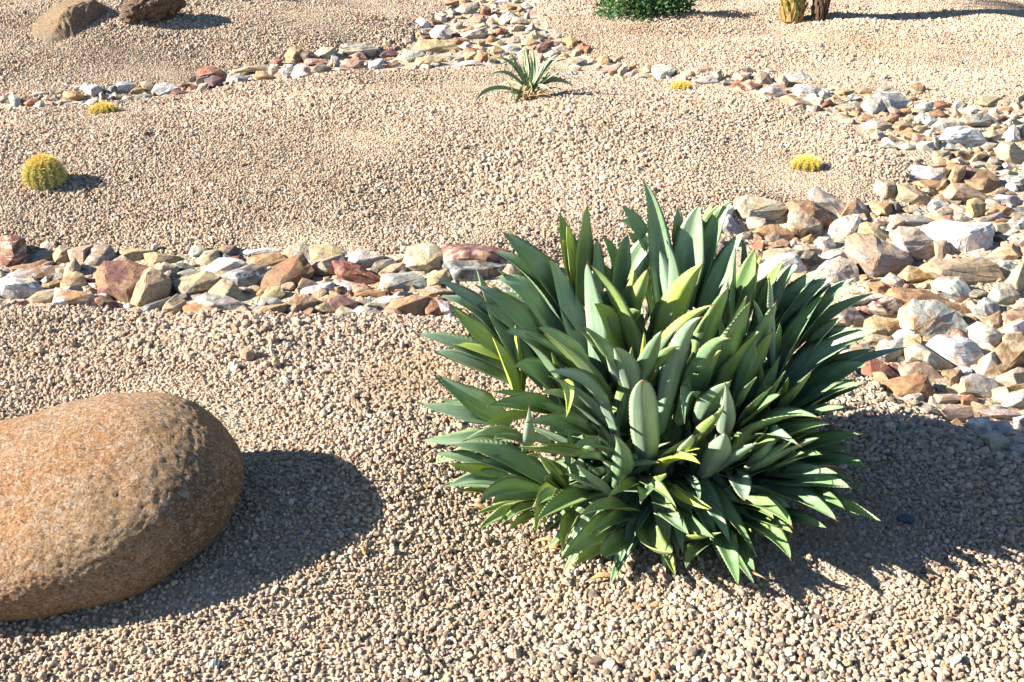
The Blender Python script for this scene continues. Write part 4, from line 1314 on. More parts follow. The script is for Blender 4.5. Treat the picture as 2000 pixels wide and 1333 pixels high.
# traced blades: base x,y  mid x,y  tip x,y  width px  tone(0 blue .. .5 green .. 1 yellow)  options
BIG_LEAVES = '''
1300,700 1286,470 1256,354 44 .45
1300,560 1246,450 1216,404 27 .35
1320,590 1259,470 1211,432 42 .3
1195,660 1246,506 1298,448 42 .35
1195,600 1211,496 1226,460 28 .4
1225,600 1196,500 1178,466 22 .55
1128,600 1136,466 1147,401 32 .7
1120,580 1110,480 1108,443 18 .7
1120,570 1105,494 1099,470 18 .75
1165,600 1162,505 1166,470 22 .1
1120,640 1040,520 981,454 40 .55
1110,660 1040,550 964,491 44 .3
1085,580 1028,527 992,506 24 .5
1140,720 1100,580 1072,506 44 .1
1158,740 1146,600 1148,514 54 .15
1245,760 1200,600 1153,518 52 .6
1060,690 992,607 929,558 44 .25
1110,710 1040,590 968,543 54 .25
1060,750 985,665 947,587 50 .2
985,670 922,606 857,580 38 .15
970,630 905,580 857,545 22 .2
985,700 926,645 881,599 28 .7
990,725 892,678 815,653 32 .2
1000,710 930,684 872,668 18 .95
1010,755 914,710 850,686 36 .2
995,835 912,782 857,734 42 .35
1012,790 985,715 961,656 36 .85
1110,800 1050,690 986,649 48 .25
1180,780 1108,690 1051,640 50 .5
1228,790 1184,695 1138,637 44 .45
1205,880 1155,765 1073,727 44 .05
1238,790 1222,715 1199,679 42 .0
1215,650 1247,572 1265,527 28 .6
1245,770 1270,695 1292,647 32 .3
1252,740 1257,690 1258,650 12 .95
1088,720 1082,705 1078,689 14 .6
1015,580 992,548 973,527 12 .9
1335,600 1352,470 1366,401 62 .3
1355,600 1394,455 1430,395 38 .45
1360,500 1390,430 1412,401 22 .6
1322,500 1325,440 1324,404 22 .3
1365,680 1416,525 1453,456 46 .35
1312,680 1311,540 1303,473 40 .1
1278,700 1326,582 1371,517 48 .75
1360,730 1396,625 1423,560 42 .5
1420,720 1458,560 1474,490 40 .55
1432,650 1435,545 1436,488 22 .3
1458,600 1458,510 1450,466 16 .1
1480,700 1526,570 1559,520 46 .35
1470,660 1505,556 1531,509 20 .6
1500,660 1556,575 1606,527 32 .35
1520,660 1580,580 1630,545 32 .35
1545,690 1612,600 1679,560 34 .5
1510,760 1566,645 1613,569 44 .5
1500,800 1620,690 1715,646 48 .35
1580,745 1655,705 1706,683 20 .3
1520,820 1622,740 1694,713 46 .55
1570,690 1622,655 1676,644 26 .3
1570,720 1612,655 1649,620 28 .3
1511,720 1508,610 1502,545 18 .0
1440,790 1488,665 1516,590 46 .35
1400,790 1440,660 1465,590 62 .45
1265,760 1318,655 1391,596 38 .65
1285,850 1325,690 1370,620 42 .1
1325,830 1375,705 1424,662 40 .4
1520,810 1558,765 1585,725 36 .5
1495,800 1516,755 1534,725 22 .5
1440,800 1462,760 1478,737 20 .4
1470,600 1478,535 1487,500 12 .8
1410,870 1421,810 1417,750 30 .0
1370,940 1402,888 1416,846 48 .05
1263,925 1259,830 1255,742 60 .1 blunt
960,826 890,808 821,789 32 .3
1030,812 986,818 941,835 20 .8
1022,880 1028,838 1034,793 28 .05
1095,812 1034,788 962,789 34 .5
1165,860 1100,832 1031,825 44 .55
1165,895 1085,884 1010,873 34 .65
975,860 905,862 820,861 34 .4
1030,866 968,850 908,861 30 .4
1075,950 970,893 881,870 52 .25
975,918 905,898 850,887 26 .4
990,930 920,917 877,906 20 .95
1015,948 935,937 874,953 32 .35
985,968 935,960 896,960 14 .95
1070,965 986,958 938,981 36 .4
1050,985 982,1006 937,1034 28 .65
1062,985 1016,998 979,1025 26 .6
1060,1005 1019,1016 994,1037 18 .7
1085,945 1058,984 1046,1046 28 .8
1185,955 1108,980 1049,1017 46 .65
1110,965 1070,918 1052,882 30 .6
1200,975 1154,937 1127,906 30 .05
1225,925 1172,876 1120,875 40 .45
1128,1000 1103,1035 1100,1077 26 .7
1235,1010 1160,1045 1097,1092 52 .6
1250,1003 1190,992 1132,1008 36 .55
1262,1030 1205,1060 1175,1086 42 .6 blunt
1258,935 1220,951 1190,970 24 .75
1085,740 1110,765 1106,815 26 .8
1245,940 1282,955 1320,990 28 .6
1280,945 1290,938 1301,925 22 .7
1285,918 1325,896 1367,906 30 .9
1300,940 1334,974 1385,995 16 .95
1292,990 1318,1020 1345,1044 36 .4
1262,1010 1272,1068 1312,1080 56 .6 blunt
1298,1070 1309,1100 1319,1125 18 .75
1390,1060 1358,1080 1340,1109 36 .5
1325,1055 1370,1050 1408,1040 26 .65
1390,1010 1424,1080 1442,1143 40 .5
1430,1020 1454,1072 1474,1116 28 .5
1420,1005 1500,1045 1544,1092 50 .55
1420,985 1500,992 1547,1029 40 .55
1450,950 1560,980 1633,1016 52 .45
1500,1005 1565,1015 1613,1031 24 .5
1480,940 1590,938 1660,953 40 .5
1540,955 1605,968 1648,993 26 .5
1510,905 1625,900 1694,914 32 .45
1590,915 1637,925 1666,942 18 .6
1500,905 1604,868 1679,849 40 .5
1515,825 1600,806 1649,796 30 .4
1430,905 1505,828 1598,816 52 .45
1450,900 1540,850 1622,828 38 .55
1450,935 1544,882 1598,856 40 .2
1445,835 1490,796 1523,771 36 .5
1345,880 1388,832 1413,795 28 .62
1385,810 1345,765 1337,828 32 .35
1365,830 1396,780 1427,745 44 .2
1428,925 1446,945 1454,978 42 .1 blunt
1340,930 1360,950 1366,978 16 .2
1500,925 1560,895 1604,888 30 .45
1545,825 1612,775 1685,750 38 .45
1330,905 1345,875 1352,850 30 .1
1195,960 1215,900 1200,850 40 .3
1480,870 1500,845 1560,870 36 .3
'''
def build_agave():
    G = ground(1290, 985)
    D0 = (G - CAM).dot(FWD)
    root = empty('agave_plant', G)
    tag(root, 'big dense clump of grey green toothed agave leaves, the main plant in front', 'agave')
    C = G + Vector((0, 0.02, 0.05))
    A3 = Vector((0.53, 0.50, 0.62))
    def hit(px, py, r):
        d = ray(px, py); o = CAM - C
        a = Vector((A3.x * r, A3.y * r, A3.z * r))
        dd = Vector((d.x / a.x, d.y / a.y, d.z / a.z)); oo = Vector((o.x / a.x, o.y / a.y, o.z / a.z))
        qa, qb, qc = dd.dot(dd), 2 * dd.dot(oo), oo.dot(oo) - 1
        disc = qb * qb - 4 * qa * qc
        t = -qb / (2 * qa) if disc < 0 else (-qb - math.sqrt(disc)) / (2 * qa)
        return t
    recs = []
    for ln in BIG_LEAVES.strip().splitlines():
        t_ = ln.split()
        b, m, e = [tuple(float(q) for q in s.split(',')) for s in t_[:3]]
        recs.append((b, m, e, float(t_[3]), float(t_[4]), 'blunt' in t_))
    recs.sort(key=lambda r: -r[3] * math.hypot(r[0][0] - r[2][0], r[0][1] - r[2][1]))
    rg = random.Random(3)
    small = ([], [], [])
    ctoc = (CAM - C).normalized()
    for i, (b, m, e, wpx, tone, blunt) in enumerate(recs):
        lenpx = math.hypot(b[0] - e[0], b[1] - e[1])
        # tips sit on the outside of the clump, short inner blades nearer its core
        r = 1.0 if e[1] < 620 or lenpx > 110 else 0.93
        td = hit(e[0], e[1], r)
        T = at_depth(e[0], e[1], td)
        gl = h_at(T.x, T.y) + 0.012
        if T.z < gl:
            gg = ground(e[0], e[1] - 4)
            td = (gg - CAM).dot(FWD) - 0.015
            T = at_depth(e[0], e[1], td)
        # true blade length about 0.32 - 0.5 m: slide the base in depth towards the core
        core = (C - CAM).dot(FWD)
        bd = core + (td - core) * 0.30
        B = at_depth(b[0], b[1], bd)
        if B.z < h_at(B.x, B.y) + 0.01:
            gg = ground(b[0], b[1]); bd = (gg - CAM).dot(FWD) - 0.02; B = at_depth(b[0], b[1], bd)
        md = bd + (td - bd) * 0.52 - 0.012
        M = at_depth(m[0], m[1], md)
        tdir = (T - B).normalized()
        radial = Vector((T.x - C.x, T.y - C.y, 0))
        if radial.length > 1e-3: radial.normalize()
        steep = abs(tdir.z)
        nrm = Vector((0, 0, 1)) * (1.15 - 0.6 * steep) - radial * (0.25 + 0.75 * steep)
        nrm = nrm - tdir * nrm.dot(tdir); nrm.normalize()
        tc = (CAM - M).normalized(); tcp = tc - tdir * tc.dot(tdir)
        if nrm.dot(tcp) < 0.15 and steep > .6 and e[1] > 600:
            pass
        nrm = (nrm + tcp.normalized() * (0.32 if nrm.dot(tcp) > -0.2 else -0.4)).normalized()
        nrm = Matrix.Rotation(rg.uniform(-.30, .30), 3, tdir) @ nrm
        side = tdir.cross(nrm).normalized()
        dm = (M - CAM).dot(FWD)
        vis = math.sqrt(max(0.05, 1 - side.dot(tc) ** 2))
        wid = wpx * dm / FPX / max(vis, 0.66) * (1.15 if not blunt else 0.95)
        big = i < 100
        # a sister blade just behind, as the rosettes overlap
        if i < 105 and not blunt:
            for _q in range(1 if i % 2 else 2):
                T2 = B + (T - B) * rg.uniform(.72, .95)
                ax_ = Vector((rg.gauss(0, 1), rg.gauss(0, 1), rg.gauss(0, .6))) * 0.035
                away = ray(e[0], e[1]).normalized() * rg.uniform(.02, .07)
                T2 = T2 + ax_ + away
                T2.z = max(T2.z, h_at(T2.x, T2.y) + .015)
                M2 = (M + (B + T2) * .5) * .5 + away * .8 + ax_ * .3
                V, F, U, tg = leaf_geom(B + away * .5, M2, T2, wid * rg.uniform(.75, .95), (nrm + Vector((rg.gauss(0, .25), rg.gauss(0, .25), 0))).normalized(), min(1, max(0, tone + rg.uniform(-.15, .2))), fold=rg.uniform(.25, .4), teeth=.35, nl=54, twist=rg.uniform(-.4, .4))
                n0 = len(small[0])
                small[0].extend(V); small[2].extend(U); small[1].extend([tuple(q + n0 for q in f) for f in F])
        V, F, U, tg = leaf_geom(B, M, T, wid, nrm, tone, fold=rg.uniform(.24, .42), teeth=0.65 if big else .35, nl=66 if big else 54,
                                twist=rg.uniform(-.45, .45), wave=rg.uniform(0, .05), blunt=blunt)
        if big:
            lf = blade_object('leaf', root, G, V, F, U, M_LEAF)
            if not blunt: spine_object(lf, G, T, tg, 0.016, 0.0016)
        else:
            n0 = len(small[0])
            small[0].extend(V); small[2].extend(U); small[1].extend([tuple(q + n0 for q in f) for f in F])
    # low blades lying under the skirt
    for k in range(70):
        az = rg.uniform(math.pi * 1.0, math.pi * 2.0) if k % 3 else rg.uniform(0, 6.28)
        L = rg.uniform(.20, .34)
        dr = Vector((math.cos(az), math.sin(az), 0))
        B = C + Vector((dr.x * .05, dr.y * .05, rg.uniform(0, .05)))
        T = B + dr * L; T.z = h_at(T.x, T.y) + rg.uniform(.012, .09)
        M = (B + T) * .5 + Vector((0, 0, rg.uniform(.02, .06)))
        V, F, U, tg = leaf_geom(B, M, T, rg.uniform(.05, .075), Vector((0, 0, 1)), rg.uniform(.3, .6), nl=20, teeth=0, fold=.3, twist=rg.uniform(-.5, .5))
        n0 = len(small[0])
        small[0].extend(V); small[2].extend(U); small[1].extend([tuple(q + n0 for q in f) for f in F])
    # inner blades that fill the dark heart of the clump
    for k in range(210):
        az = rg.uniform(0, 2 * math.pi)
        upright = k % 2 == 0
        el = R(rg.uniform(55, 86) if upright else rg.uniform(18, 60))
        L = rg.uniform(.26, .42) if upright else rg.uniform(.20, .34)
        dr = Vector((math.cos(az) * math.cos(el), math.sin(az) * math.cos(el), math.sin(el)))
        if dr.y < -.3: L *= .75
        hx = Vector((rg.uniform(-.24, .24), rg.uniform(-.04, .26) if upright else rg.uniform(-.12, .16), rg.uniform(0.0, .04)))
        B = C + hx + dr * 0.03
        T = B + Vector((dr.x * L, dr.y * L, dr.z * L * 1.1))
        if (T - C).length > 0.45: T = C + (T - C).normalized() * 0.45
        if T.z < G.z + 0.05: T.z = G.z + 0.05
        tdir = (T - B).normalized()
        nrm = Vector((0, 0, 1)) - Vector((dr.x, dr.y, 0)) * 0.7
        M = (B + T) * 0.5 + (nrm - tdir * nrm.dot(tdir)).normalized() * 0.02
        V, F, U, tg = leaf_geom(B, M, T, rg.uniform(.055, .08), nrm, rg.uniform(.2, .6), nl=20, teeth=0)
        n0 = len(small[0])
        small[0].extend(V); small[2].extend(U); small[1].extend([tuple(q + n0 for q in f) for f in F])
    V_, F_ = [], []
    for k in range(26):
        a = rg.uniform(3.0, 6.5); q = rg.uniform(.18, .44); L = rg.uniform(.04, .12)
        B = Vector((G.x + math.cos(a) * q, G.y + math.sin(a) * q * .8, 0)); B.z = h_at(B.x, B.y) + .012
        an = rg.uniform(0, 6.28)
        T = B + Vector((math.cos(an) * L, math.sin(an) * L, 0)); T.z = h_at(T.x, T.y) + .012
        V, F, U, tg = leaf_geom(B, (B + T) * .5 + Vector((0, 0, rg.uniform(.005, .02))), T, rg.uniform(.008, .02), Vector((0, 0, 1)), .5, fold=.6, teeth=0, nl=8, thick=.0015)
        n0 = len(V_); V_ += V; F_ += [tuple(q_ + n0 for q_ in f_) for f_ in F]
    mesh_obj('dry_leaves', [v - G for v in V_], F_, M_DRY, root, smooth=True)
    o = blade_object('inner_leaves', root, G, small[0], small[1], small[2], M_LEAF)
    o['kind'] = 'stuff'
    return root
build_agave()

SMALL_LEAVES = '''
690,510 525,290 345,265 44 .5
695,560 480,418 295,475 46 .3
700,640 350,600 160,745 46 .5
745,540 735,330 715,110 38 .2
745,540 712,360 690,250 26 .4
800,570 835,330 790,120 42 .3
780,580 805,400 780,230 38 .3
830,580 950,330 1085,210 38 .1
830,590 985,340 1190,235 48 .3
830,610 1050,500 1265,570 54 .3
930,500 965,430 1030,330 30 .4
800,650 770,520 700,480 34 .8
600,760 570,590 480,480 16 .5
640,750 660,620 710,540 30 .85
720,560 620,330 560,190 34 .3
820,590 900,420 960,260 34 .3
770,590 765,380 755,200 40 .2
820,600 985,470 1120,400 34 .4
720,610 560,520 420,560 30 .5
800,620 900,560 1010,620 30 .4
760,600 690,400 640,300 30 .35
610,760 590,650 560,590 26 .5
690,690 600,640 500,640 34 .7
'''
def build_small_agave():
    ox, oy, sc = 900, 70, 5.714
    f = lambda s: (ox + float(s.split(',')[0]) / sc, oy + float(s.split(',')[1]) / sc)
    G = ground(1032, 196)
    root = empty('agave_plant', G)
    tag(root, 'small spindly agave with a few arching leaves standing alone on the gravel mound', 'agave')
    D0 = (G - CAM).dot(FWD)
    rg = random.Random(8)
    for ln in SMALL_LEAVES.strip().splitlines():
        t_ = ln.split()
        b, m, e = f(t_[0]), f(t_[1]), f(t_[2])
        dz = rg.uniform(-.12, .12)
        low = e[1] > 180
        B = at_depth(b[0], b[1], D0 + 0.0); M = at_depth(m[0], m[1], D0 + dz * .5 - (0.05 if low else 0)); T = at_depth(e[0], e[1], D0 + dz - (0.12 if low else 0))
        if T.z < h_at(T.x, T.y) + .01: T = ground(e[0], e[1]) + Vector((0, 0, .012))
        if B.z < h_at(B.x, B.y): B.z = h_at(B.x, B.y)
        tdir = (T - B).normalized()
        radial = Vector((T.x - G.x, T.y - G.y, 0)).normalized()
        tc = (CAM - M).normalized()
        nrm = Vector((0, 0, 1)) - radial * 0.8 + tc * 0.8
        wid = float(t_[3]) / sc * D0 / FPX * 1.5
        V, F, U, tg = leaf_geom(B, M, T, wid, nrm, float(t_[4]), fold=.3, teeth=.6, nl=30, twist=rg.uniform(-.3, .3), thick=.003)
        lf = blade_object('leaf', root, G, V, F, U, M_LEAF2)
        spine_object(lf, G, T, tg, 0.018, 0.0018)
    # dry shrivelled leaves around its foot
    V_, F_ = [], []
    for k in range(14):
        a = rg.uniform(0, 6.28); L = rg.uniform(.05, .13)
        B = G + Vector((rg.uniform(-.04, .08), rg.uniform(-.05, .05), .01))
        T = B + Vector((math.cos(a) * L, math.sin(a) * L * .8, rg.uniform(0, .06)))
        T.z = max(T.z, h_at(T.x, T.y) + .01)
        V, F, U, tg = leaf_geom(B, (B + T) * .5 + Vector((0, 0, .02)), T, .016, Vector((0, 0, 1)), .5, fold=.6, teeth=0, nl=8, thick=.002)
        n0 = len(V_); V_ += V; F_ += [tuple(q + n0 for q in f_) for f_ in F]
    d = mesh_obj('dry_leaves', [v - G for v in V_], F_, M_DRY, root, smooth=True)
build_small_agave()

# ================================================================ BARREL CACTI
kk = NT('cactus_body')
M_CBODY = kk.done(kk.bsdf(kk.ramp(kk.noise(kk.n('ShaderNodeTexCoord').outputs['Object'], 40, 3), [(.3, (.13, .17, .04)), (.7, (.28, .29, .08))]), 0.7).outputs[0])
def mat_thorn():
    k = NT('cactus_thorn')
    t = k.n('ShaderNodeAttribute', attribute_name='thorn').outputs['Fac']
    c = k.ramp(t, [(0, (.80, .70, .30)), (.5, (.78, .60, .17)), (1, (.74, .50, .09))])
    return k.done(k.bsdf(c, 0.45).outputs[0])
M_THORN = mat_thorn()
def cactus(px, gy, wpx, hfrac, sink, ribs, label, dens=1.0, gold=0.5):
    g = ground(px, gy)
    rg = random.Random(int(px))
    d0 = (g - CAM).dot(FWD)
    rad = 0.5 * wpx * d0 / FPX * 0.86
    root = empty('barrel_cactus', g)
    tag(root, label, 'cactus', 'golden barrel cacti on the gravel')
    H = rad * hfrac
    czz = H * (1 - sink) 
    nu, nv = ribs * 8, 22
    V, F = [], []
    def surf(a, ph):
        rb = 1 + 0.06 * (abs(math.cos(a * ribs / 2)) ** 0.8 - 0.6) * math.cos(ph) ** .5 if math.cos(ph) > 0 else 1
        return Vector((math.cos(a) * math.cos(ph) * rad * rb, math.sin(a) * math.cos(ph) * rad * rb, czz + math.sin(ph) * H))
    for i in range(nv + 1):
        ph = -math.pi / 2 * .75 + (math.pi / 2 * 1.75) * i / nv
        ph = min(ph, math.pi / 2 - 1e-3)
        for j in range(nu):
            V.append(surf(j * 2 * math.pi / nu, ph))
    for i in range(nv):
        for j in range(nu):
            a = i * nu + j; b = i * nu + (j + 1) % nu
            F.append((a, b, b + nu, a + nu))
    F.append(tuple(nv * nu + j for j in range(nu)))
    mesh_obj('body', V, F, M_CBODY, root, smooth=True)
    V, F, W = [], [], []
    for r_ in range(ribs):
        a = r_ * 2 * math.pi / ribs
        n_ar = int(13 * dens)
        for q in range(n_ar):
            ph = -0.75 + (math.pi / 2 + 0.70) * q / (n_ar - 1)
            p = surf(a, ph)
            if p.z < 0: continue
            nrm = Vector((math.cos(a) * math.cos(ph), math.sin(a) * math.cos(ph), math.sin(ph)))
            for s_ in range(24):
                d = (nrm + Vector((rg.gauss(0, .75), rg.gauss(0, .75), rg.gauss(0, .75)))).normalized()
                if d.dot(nrm) < .05: d = (d + nrm * .7).normalized()
                L = rad * rg.uniform(.22, .50)
                t = d.orthogonal().normalized() * rad * .020; u = d.cross(t)
                e = p + d * L + Vector((0, 0, -L * .12)); n0 = len(V)
                V += [p + t, p - t * .5 + u * .87, p - t * .5 - u * .87, e]
                F += [(n0, n0 + 1, n0 + 3), (n0 + 1, n0 + 2, n0 + 3), (n0 + 2, n0, n0 + 3)]
                W += [min(1, max(0, gold * .6 + .8 * max(0, math.sin(ph)) ** 3 + rg.uniform(-.2, .2)))] * 4
    # woolly golden crown
    for q in range(420):
        a = rg.uniform(0, 6.28); rr = abs(rg.gauss(0, .28))
        p = Vector((math.cos(a) * rr * rad, math.sin(a) * rr * rad, czz + H * math.sqrt(max(0, 1 - rr * rr)) - .002))
        d = (Vector((math.cos(a) * rr, math.sin(a) * rr, 1)) + Vector((rg.gauss(0, .35), rg.gauss(0, .35), 0))).normalized()
        L = rad * rg.uniform(.14, .30)
        t = d.orthogonal().normalized() * rad * .022; u = d.cross(t); n0 = len(V)
        V += [p + t, p - t * .5 + u * .87, p - t * .5 - u * .87, p + d * L]
        F += [(n0, n0 + 1, n0 + 3), (n0 + 1, n0 + 2, n0 + 3), (n0 + 2, n0, n0 + 3)]
        W += [rg.uniform(.6, 1)] * 4
    o = mesh_obj('spines', V, F, M_THORN, root)
    a = o.data.attributes.new('thorn', 'FLOAT', 'POINT'); a.data.foreach_set('value', W)
    return root
cactus(90, 362, 76, .92, .28, 14, 'yellow spined barrel cactus with green ribs showing, near the left edge', 1.0, .25)
cactus(203, 222, 52, .44, .50, 13, 'low yellow barrel cactus pressed against the far left bed rocks', 1.2, .5)
cactus(1331, 179, 40, .62, .45, 12, 'tiny golden barrel cactus below the thin far bed', 1.2, .9)
cactus(1575, 328, 54, .50, .45, 13, 'low golden barrel cactus between the gravel mound and the right bed', 1.2, .9)

# ================================================================ PLANTS AT THE TOP OF THE VIEW
def mat_simple(name, c1, c2, sc=30, rough=.7, trans=None):
    k = NT(name)
    r_ = k.n('ShaderNodeTexCoord').outputs['Object']
    c = k.ramp(k.noise(r_, sc, 3), [(.35, c1), (.65, c2)])
    p = k.bsdf(c, rough)
    if trans:
        tr = k.n('ShaderNodeBsdfTranslucent', {'Color': (*trans, 1)})
        mx = k.n('ShaderNodeMixShader', {0: 0.22})
        k.t.links.new(p.outputs[0], mx.inputs[1]); k.t.links.new(tr.outputs[0], mx.inputs[2])
        return k.done(mx.outputs[0])
    return k.done(p.outputs[0])
M_SHRUB = mat_simple('shrub_leaf', (.03, .08, .04), (.09, .18, .09), 25, .55, (.20, .35, .05))
M_SHRUB2 = mat_simple('low_plant_leaf', (.09, .20, .03), (.18, .32, .06), 25, .6, (.25, .42, .05))
M_STEM = mat_simple('stem', (.10, .07, .05), (.18, .12, .08))
M_FROND = mat_simple('palm_frond', (.05, .13, .04), (.12, .22, .06), 8, .5, (.2, .35, .05))
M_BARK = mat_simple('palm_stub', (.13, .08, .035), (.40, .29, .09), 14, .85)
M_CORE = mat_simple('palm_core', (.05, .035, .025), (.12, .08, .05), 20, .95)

def shrub(name, g, rx, ry, rz, n, leaf, mat, label, cat, seed, dead=0, group=None):
    rg = random.Random(seed)
    root = empty(name, g)
    tag(root, label, cat, group)
    V, F = [], []
    clumps = []
    for k in range(max(6, n // 40)):
        a = rg.uniform(0, 6.28); q = math.sqrt(rg.random()); zz = rg.uniform(.15, 1) * math.sqrt(max(0.02, 1 - q * q * .9))
        clumps.append(Vector((math.cos(a) * q * rx, math.sin(a) * q * ry, zz * rz)))
    for k in range(n):
        c = rg.choice(clumps)
        cr = min(rx, rz) * .30
        d = Vector((rg.gauss(0, 1), rg.gauss(0, 1), rg.gauss(0, 1))).normalized()
        p = c + d * cr * rg.uniform(.4, 1.0)
        p.z = max(p.z, .01)
        dr = (d + Vector((0, 0, .5)) + Vector((rg.gauss(0, .3), rg.gauss(0, .3), 0))).normalized()
        L = leaf * rg.uniform(.7, 1.3); w_ = L * .34
        s_ = dr.orthogonal().normalized(); s_ = Matrix.Rotation(rg.uniform(0, 6.28), 3, dr) @ s_
        u = dr.cross(s_)
        n0 = len(V)
        V += [p, p + dr * L * .5 + s_ * w_ + u * w_ * .3, p + dr * L, p + dr * L * .5 - s_ * w_ + u * w_ * .3, p + dr * L * .5 - u * w_ * .15]
        F += [(n0, n0 + 1, n0 + 4), (n0 + 1, n0 + 2, n0 + 4), (n0 + 2, n0 + 3, n0 + 4), (n0 + 3, n0, n0 + 4)]
    mesh_obj('foliage', V, F, mat, root)
    V, F = [], []
    for c in clumps:
        a_ = Vector((0, 0, 0)); b_ = c
        t = (b_ - a_).normalized(); s_ = t.orthogonal().normalized() * .006; u = t.cross(s_)
        n0 = len(V)
        for p, q in ((a_, 1.4), (b_, .5)):
            V += [p + s_ * q, p + u * q, p - s_ * q, p - u * q]
        F += [(n0 + i, n0 + (i + 1) % 4, n0 + 4 + (i + 1) % 4, n0 + 4 + i) for i in range(4)]
    mesh_obj('stems', V, F, M_STEM, root)
    if dead:
        V, F = [], []
        for k in range(dead):
            p = Vector((rg.gauss(-.18, .04), -ry * .75 + rg.gauss(0, .03), rz * .45 + rg.gauss(0, .02)))
            d = Vector((rg.gauss(0, 1), rg.gauss(0, 1), rg.gauss(0, .6))).normalized() * leaf
            s_ = d.orthogonal().normalized() * leaf * .25; n0 = len(V)
            V += [p, p + d * .5 + s_, p + d, p + d * .5 - s_]; F += [(n0, n0 + 1, n0 + 2, n0 + 3)]
        mesh_obj('dead_leaves', V, F, M_DRY, root)
    return root
gS = ground(1258, 30)
shrub('shrub', gS, .33, .28, .40, 3200, .040, M_SHRUB, 'dense dark green leafy shrub at the top edge, casting a shadow to its right', 'shrub', 4, 60)
shrub('shrub', ground(245, 6) + Vector((0, .25, 0)), .28, .2, .16, 700, .05, M_SHRUB2, 'bright green low plant peeping out behind the dark brown boulder', 'shrub', 5)
shrub('shrub', ground(395, 2) + Vector((0, .30, 0)), .30, .2, .20, 900, .04, M_SHRUB, 'dark green low shrub at the top edge right of the dark brown boulder', 'shrub', 6)

def palm(px, gy, wpx, label, seed, dark):
    g = ground(px, gy)
    rg = random.Random(seed)
    d0 = (g - CAM).dot(FWD)
    r0 = .5 * wpx * d0 / FPX * .62
    H = 1.25
    root = empty('young_palm', g)
    tag(root, label, 'palm', 'pair of palm trunks at the top edge')
    V, F = [], []
    for i in range(13):
        z = H * i / 12 - .03
        for j in range(14):
            a = j * 6.2832 / 14
            rr = r0 * (1 - .12 * i / 12) * (1 + .06 * math.sin(3 * a + i))
            V.append(Vector((math.cos(a) * rr, math.sin(a) * rr, z)))
    for i in range(12):
        for j in range(14):
            a = i * 14 + j; b = i * 14 + (j + 1) % 14
            F.append((a, b, b + 14, a + 14))
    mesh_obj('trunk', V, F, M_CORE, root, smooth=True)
    V, F = [], []
    k = 0
    z = 0.02
    while z < H:
        for j in range(9):
            a = j * 6.2832 / 9 + k * .45 + rg.uniform(-.1, .1)
            rad_ = Vector((math.cos(a), math.sin(a), 0)); tn = Vector((-math.sin(a), math.cos(a), 0))
            b = rad_ * r0 * .85 + Vector((0, 0, z))
            L = rg.uniform(.07, .12); w_ = r0 * .42
            e = b + rad_ * (r0 * rg.uniform(.35, .85)) + Vector((0, 0, L))
            n0 = len(V)
            th = .014
            V += [b - tn * w_, b + tn * w_, b + tn * w_ * .9 + rad_ * th * 2, b - tn * w_ * .9 + rad_ * th * 2,
                  e - tn * w_ * .45, e + tn * w_ * .45, e + tn * w_ * .35 + rad_ * th, e - tn * w_ * .35 + rad_ * th]
            F += [(n0, n0 + 1, n0 + 2, n0 + 3), (n0 + 4, n0 + 7, n0 + 6, n0 + 5), (n0, n0 + 4, n0 + 5, n0 + 1), (n0 + 1, n0 + 5, n0 + 6, n0 + 2), (n0 + 2, n0 + 6, n0 + 7, n0 + 3), (n0 + 3, n0 + 7, n0 + 4, n0)]
        z += .045; k += 1
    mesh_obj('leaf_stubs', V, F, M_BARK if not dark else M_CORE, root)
    for q in range(14):
        a = q * 2.399 + rg.uniform(-.2, .2)
        el = R(rg.uniform(10, 75)); L = rg.uniform(.55, .85)
        V, F = [], []
        dr = Vector((math.cos(a), math.sin(a), 0)); tn = Vector((-math.sin(a), math.cos(a), 0))
        for s_ in range(26):
            t = s_ / 25
            c = Vector((0, 0, H)) + dr * (L * t * math.cos(el) + .1 * t) + Vector((0, 0, L * t * math.sin(el) - .55 * t * t * L))
            ll = .20 * math.sin(math.pi * min(1, .15 + t * .85)) + .02
            for sd in (-1, 1):
                e = c + tn * sd * ll * .8 + dr * ll * .55 + Vector((0, 0, -.25 * ll)); n0 = len(V)
                V += [c - dr * .009, c + dr * .009, e]; F += [(n0, n0 + 1, n0 + 2)]
            n0 = len(V)
            V += [c + tn * .005, c - tn * .005, c + Vector((0, 0, .008))]
            if s_: F += [(n0, n0 + 1, n0 - 8), (n0, n0 - 8, n0 - 9)]
        mesh_obj('frond', V, F, M_FROND, root)
    # a few green straps hanging by the foot
    if not dark:
        V, F = [], []
        for q in range(9):
            a = rg.uniform(-2.6, -.4); x0 = Vector((math.cos(a) * r0 * 1.3, math.sin(a) * r0 * 1.3, rg.uniform(.22, .40)))
            e = x0 + Vector((rg.uniform(-.04, .05), -.04, -rg.uniform(.12, .24))); s_ = Vector((.008, 0, 0)); n0 = len(V)
            V += [x0 - s_, x0 + s_, e]; F += [(n0, n0 + 1, n0 + 2)]
        mesh_obj('hanging_straps', V, F, M_FROND, root)
palm(1546, 46, 50, 'palm trunk with sunlit yellow and green leaf stubs, the left of the pair', 2, False)
palm(1599, 42, 30, 'dark narrow palm trunk, the shaded right one of the pair', 3, True)

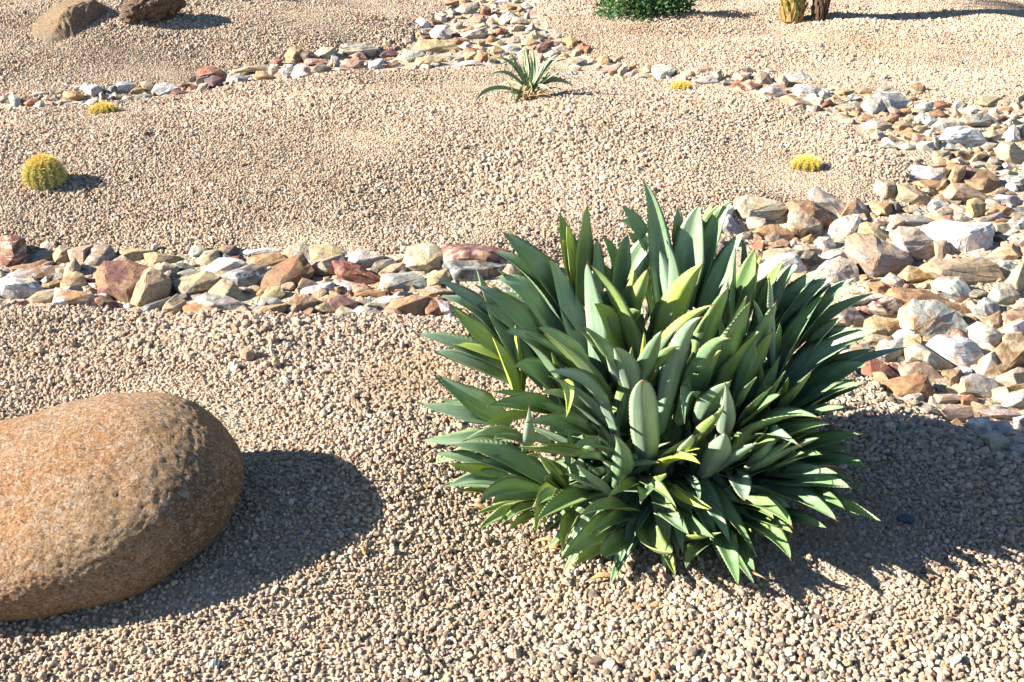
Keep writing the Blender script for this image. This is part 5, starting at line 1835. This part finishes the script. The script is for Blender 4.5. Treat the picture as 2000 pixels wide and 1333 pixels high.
# ---- single small things lying on the gravel
def pebble(px, py, wpx, hpx, col, label, cat='pebble', stripes=False, rot=0.0):
    g = ground(px, py)
    s = (g - CAM).dot(FWD) / FPX
    k = NT('pebble_stone')
    tc = k.n('ShaderNodeTexCoord').outputs['Object']
    if stripes:
        wv = k.n('ShaderNodeTexWave', {'Vector': tc, 'Scale': 60.0, 'Distortion': 1.5}).outputs[1]
        c = k.mix(k.ramp(wv, [(.55, 0), (.75, 1)]), col, (.6, .62, .60))
    else:
        c = k.mix(k.noise(tc, 60, 3), col, tuple(v * .7 for v in col))
    m = k.done(k.bsdf(c, 0.5).outputs[0])
    bm = bmesh.new(); bmesh.ops.create_icosphere(bm, subdivisions=4, radius=1)
    for v in bm.verts:
        n = 1 + .10 * noise.noise(v.co * 1.3 + Vector((px, 0, 0)))
        v.co = Matrix.Rotation(rot, 3, 'Z') @ Vector((v.co.x * wpx * s * .5 * n, v.co.y * wpx * s * .32 * n, v.co.z * hpx * s * .42 * n))
    me = bpy.data.meshes.new('pebble'); bm.to_mesh(me); bm.free()
    me.polygons.foreach_set('use_smooth', [True] * len(me.polygons)); me.materials.append(m)
    o = bpy.data.objects.new('pebble', me); o.location = g + Vector((0, 0, hpx * s * .30))
    link(o); tag(o, label, cat, 'single pebbles on the gravel')
pebble(1768, 1020, 38, 26, (.05, .08, .11), 'smooth dark blue pebble lying in the agave\'s shadow')
pebble(420, 1303, 22, 26, (.14, .18, .18), 'grey green striped pebble at the bottom edge', stripes=True, rot=.6)
pebble(548, 1092, 26, 22, (.20, .18, .15), 'dark rounded pebble on the gravel right of the orange boulder')
pebble(1735, 895, 20, 16, (.10, .04, .04), 'dark maroon pebble in the shaded gravel right of the agave')
def twig(pts, r, label):
    W_ = [ground(*p) + Vector((0, 0, .012)) for p in pts]
    V, F = [], []
    for i, p in enumerate(W_):
        t = (W_[min(i + 1, len(W_) - 1)] - W_[max(i - 1, 0)]).normalized()
        s_ = t.cross(Vector((0, 0, 1))).normalized(); u = s_.cross(t)
        for j in range(6):
            a = j * math.pi / 3
            V.append(p - W_[0] + (s_ * math.cos(a) + u * math.sin(a)) * r * (1 - .5 * i / len(W_)))
    for i in range(len(W_) - 1):
        for j in range(6):
            a = i * 6 + j; b = i * 6 + (j + 1) % 6
            F.append((a, b, b + 6, a + 6))
    o = mesh_obj('twig', V, F, M_STEM, None, W_[0], smooth=True)
    tag(o, label, 'twig', 'dry twigs on the gravel')
twig([(1017, 1042), (1023, 1060), (1031, 1076), (1037, 1090), (1046, 1101)], .0016, 'thin dry twig on the gravel below the agave\'s lower left leaves')
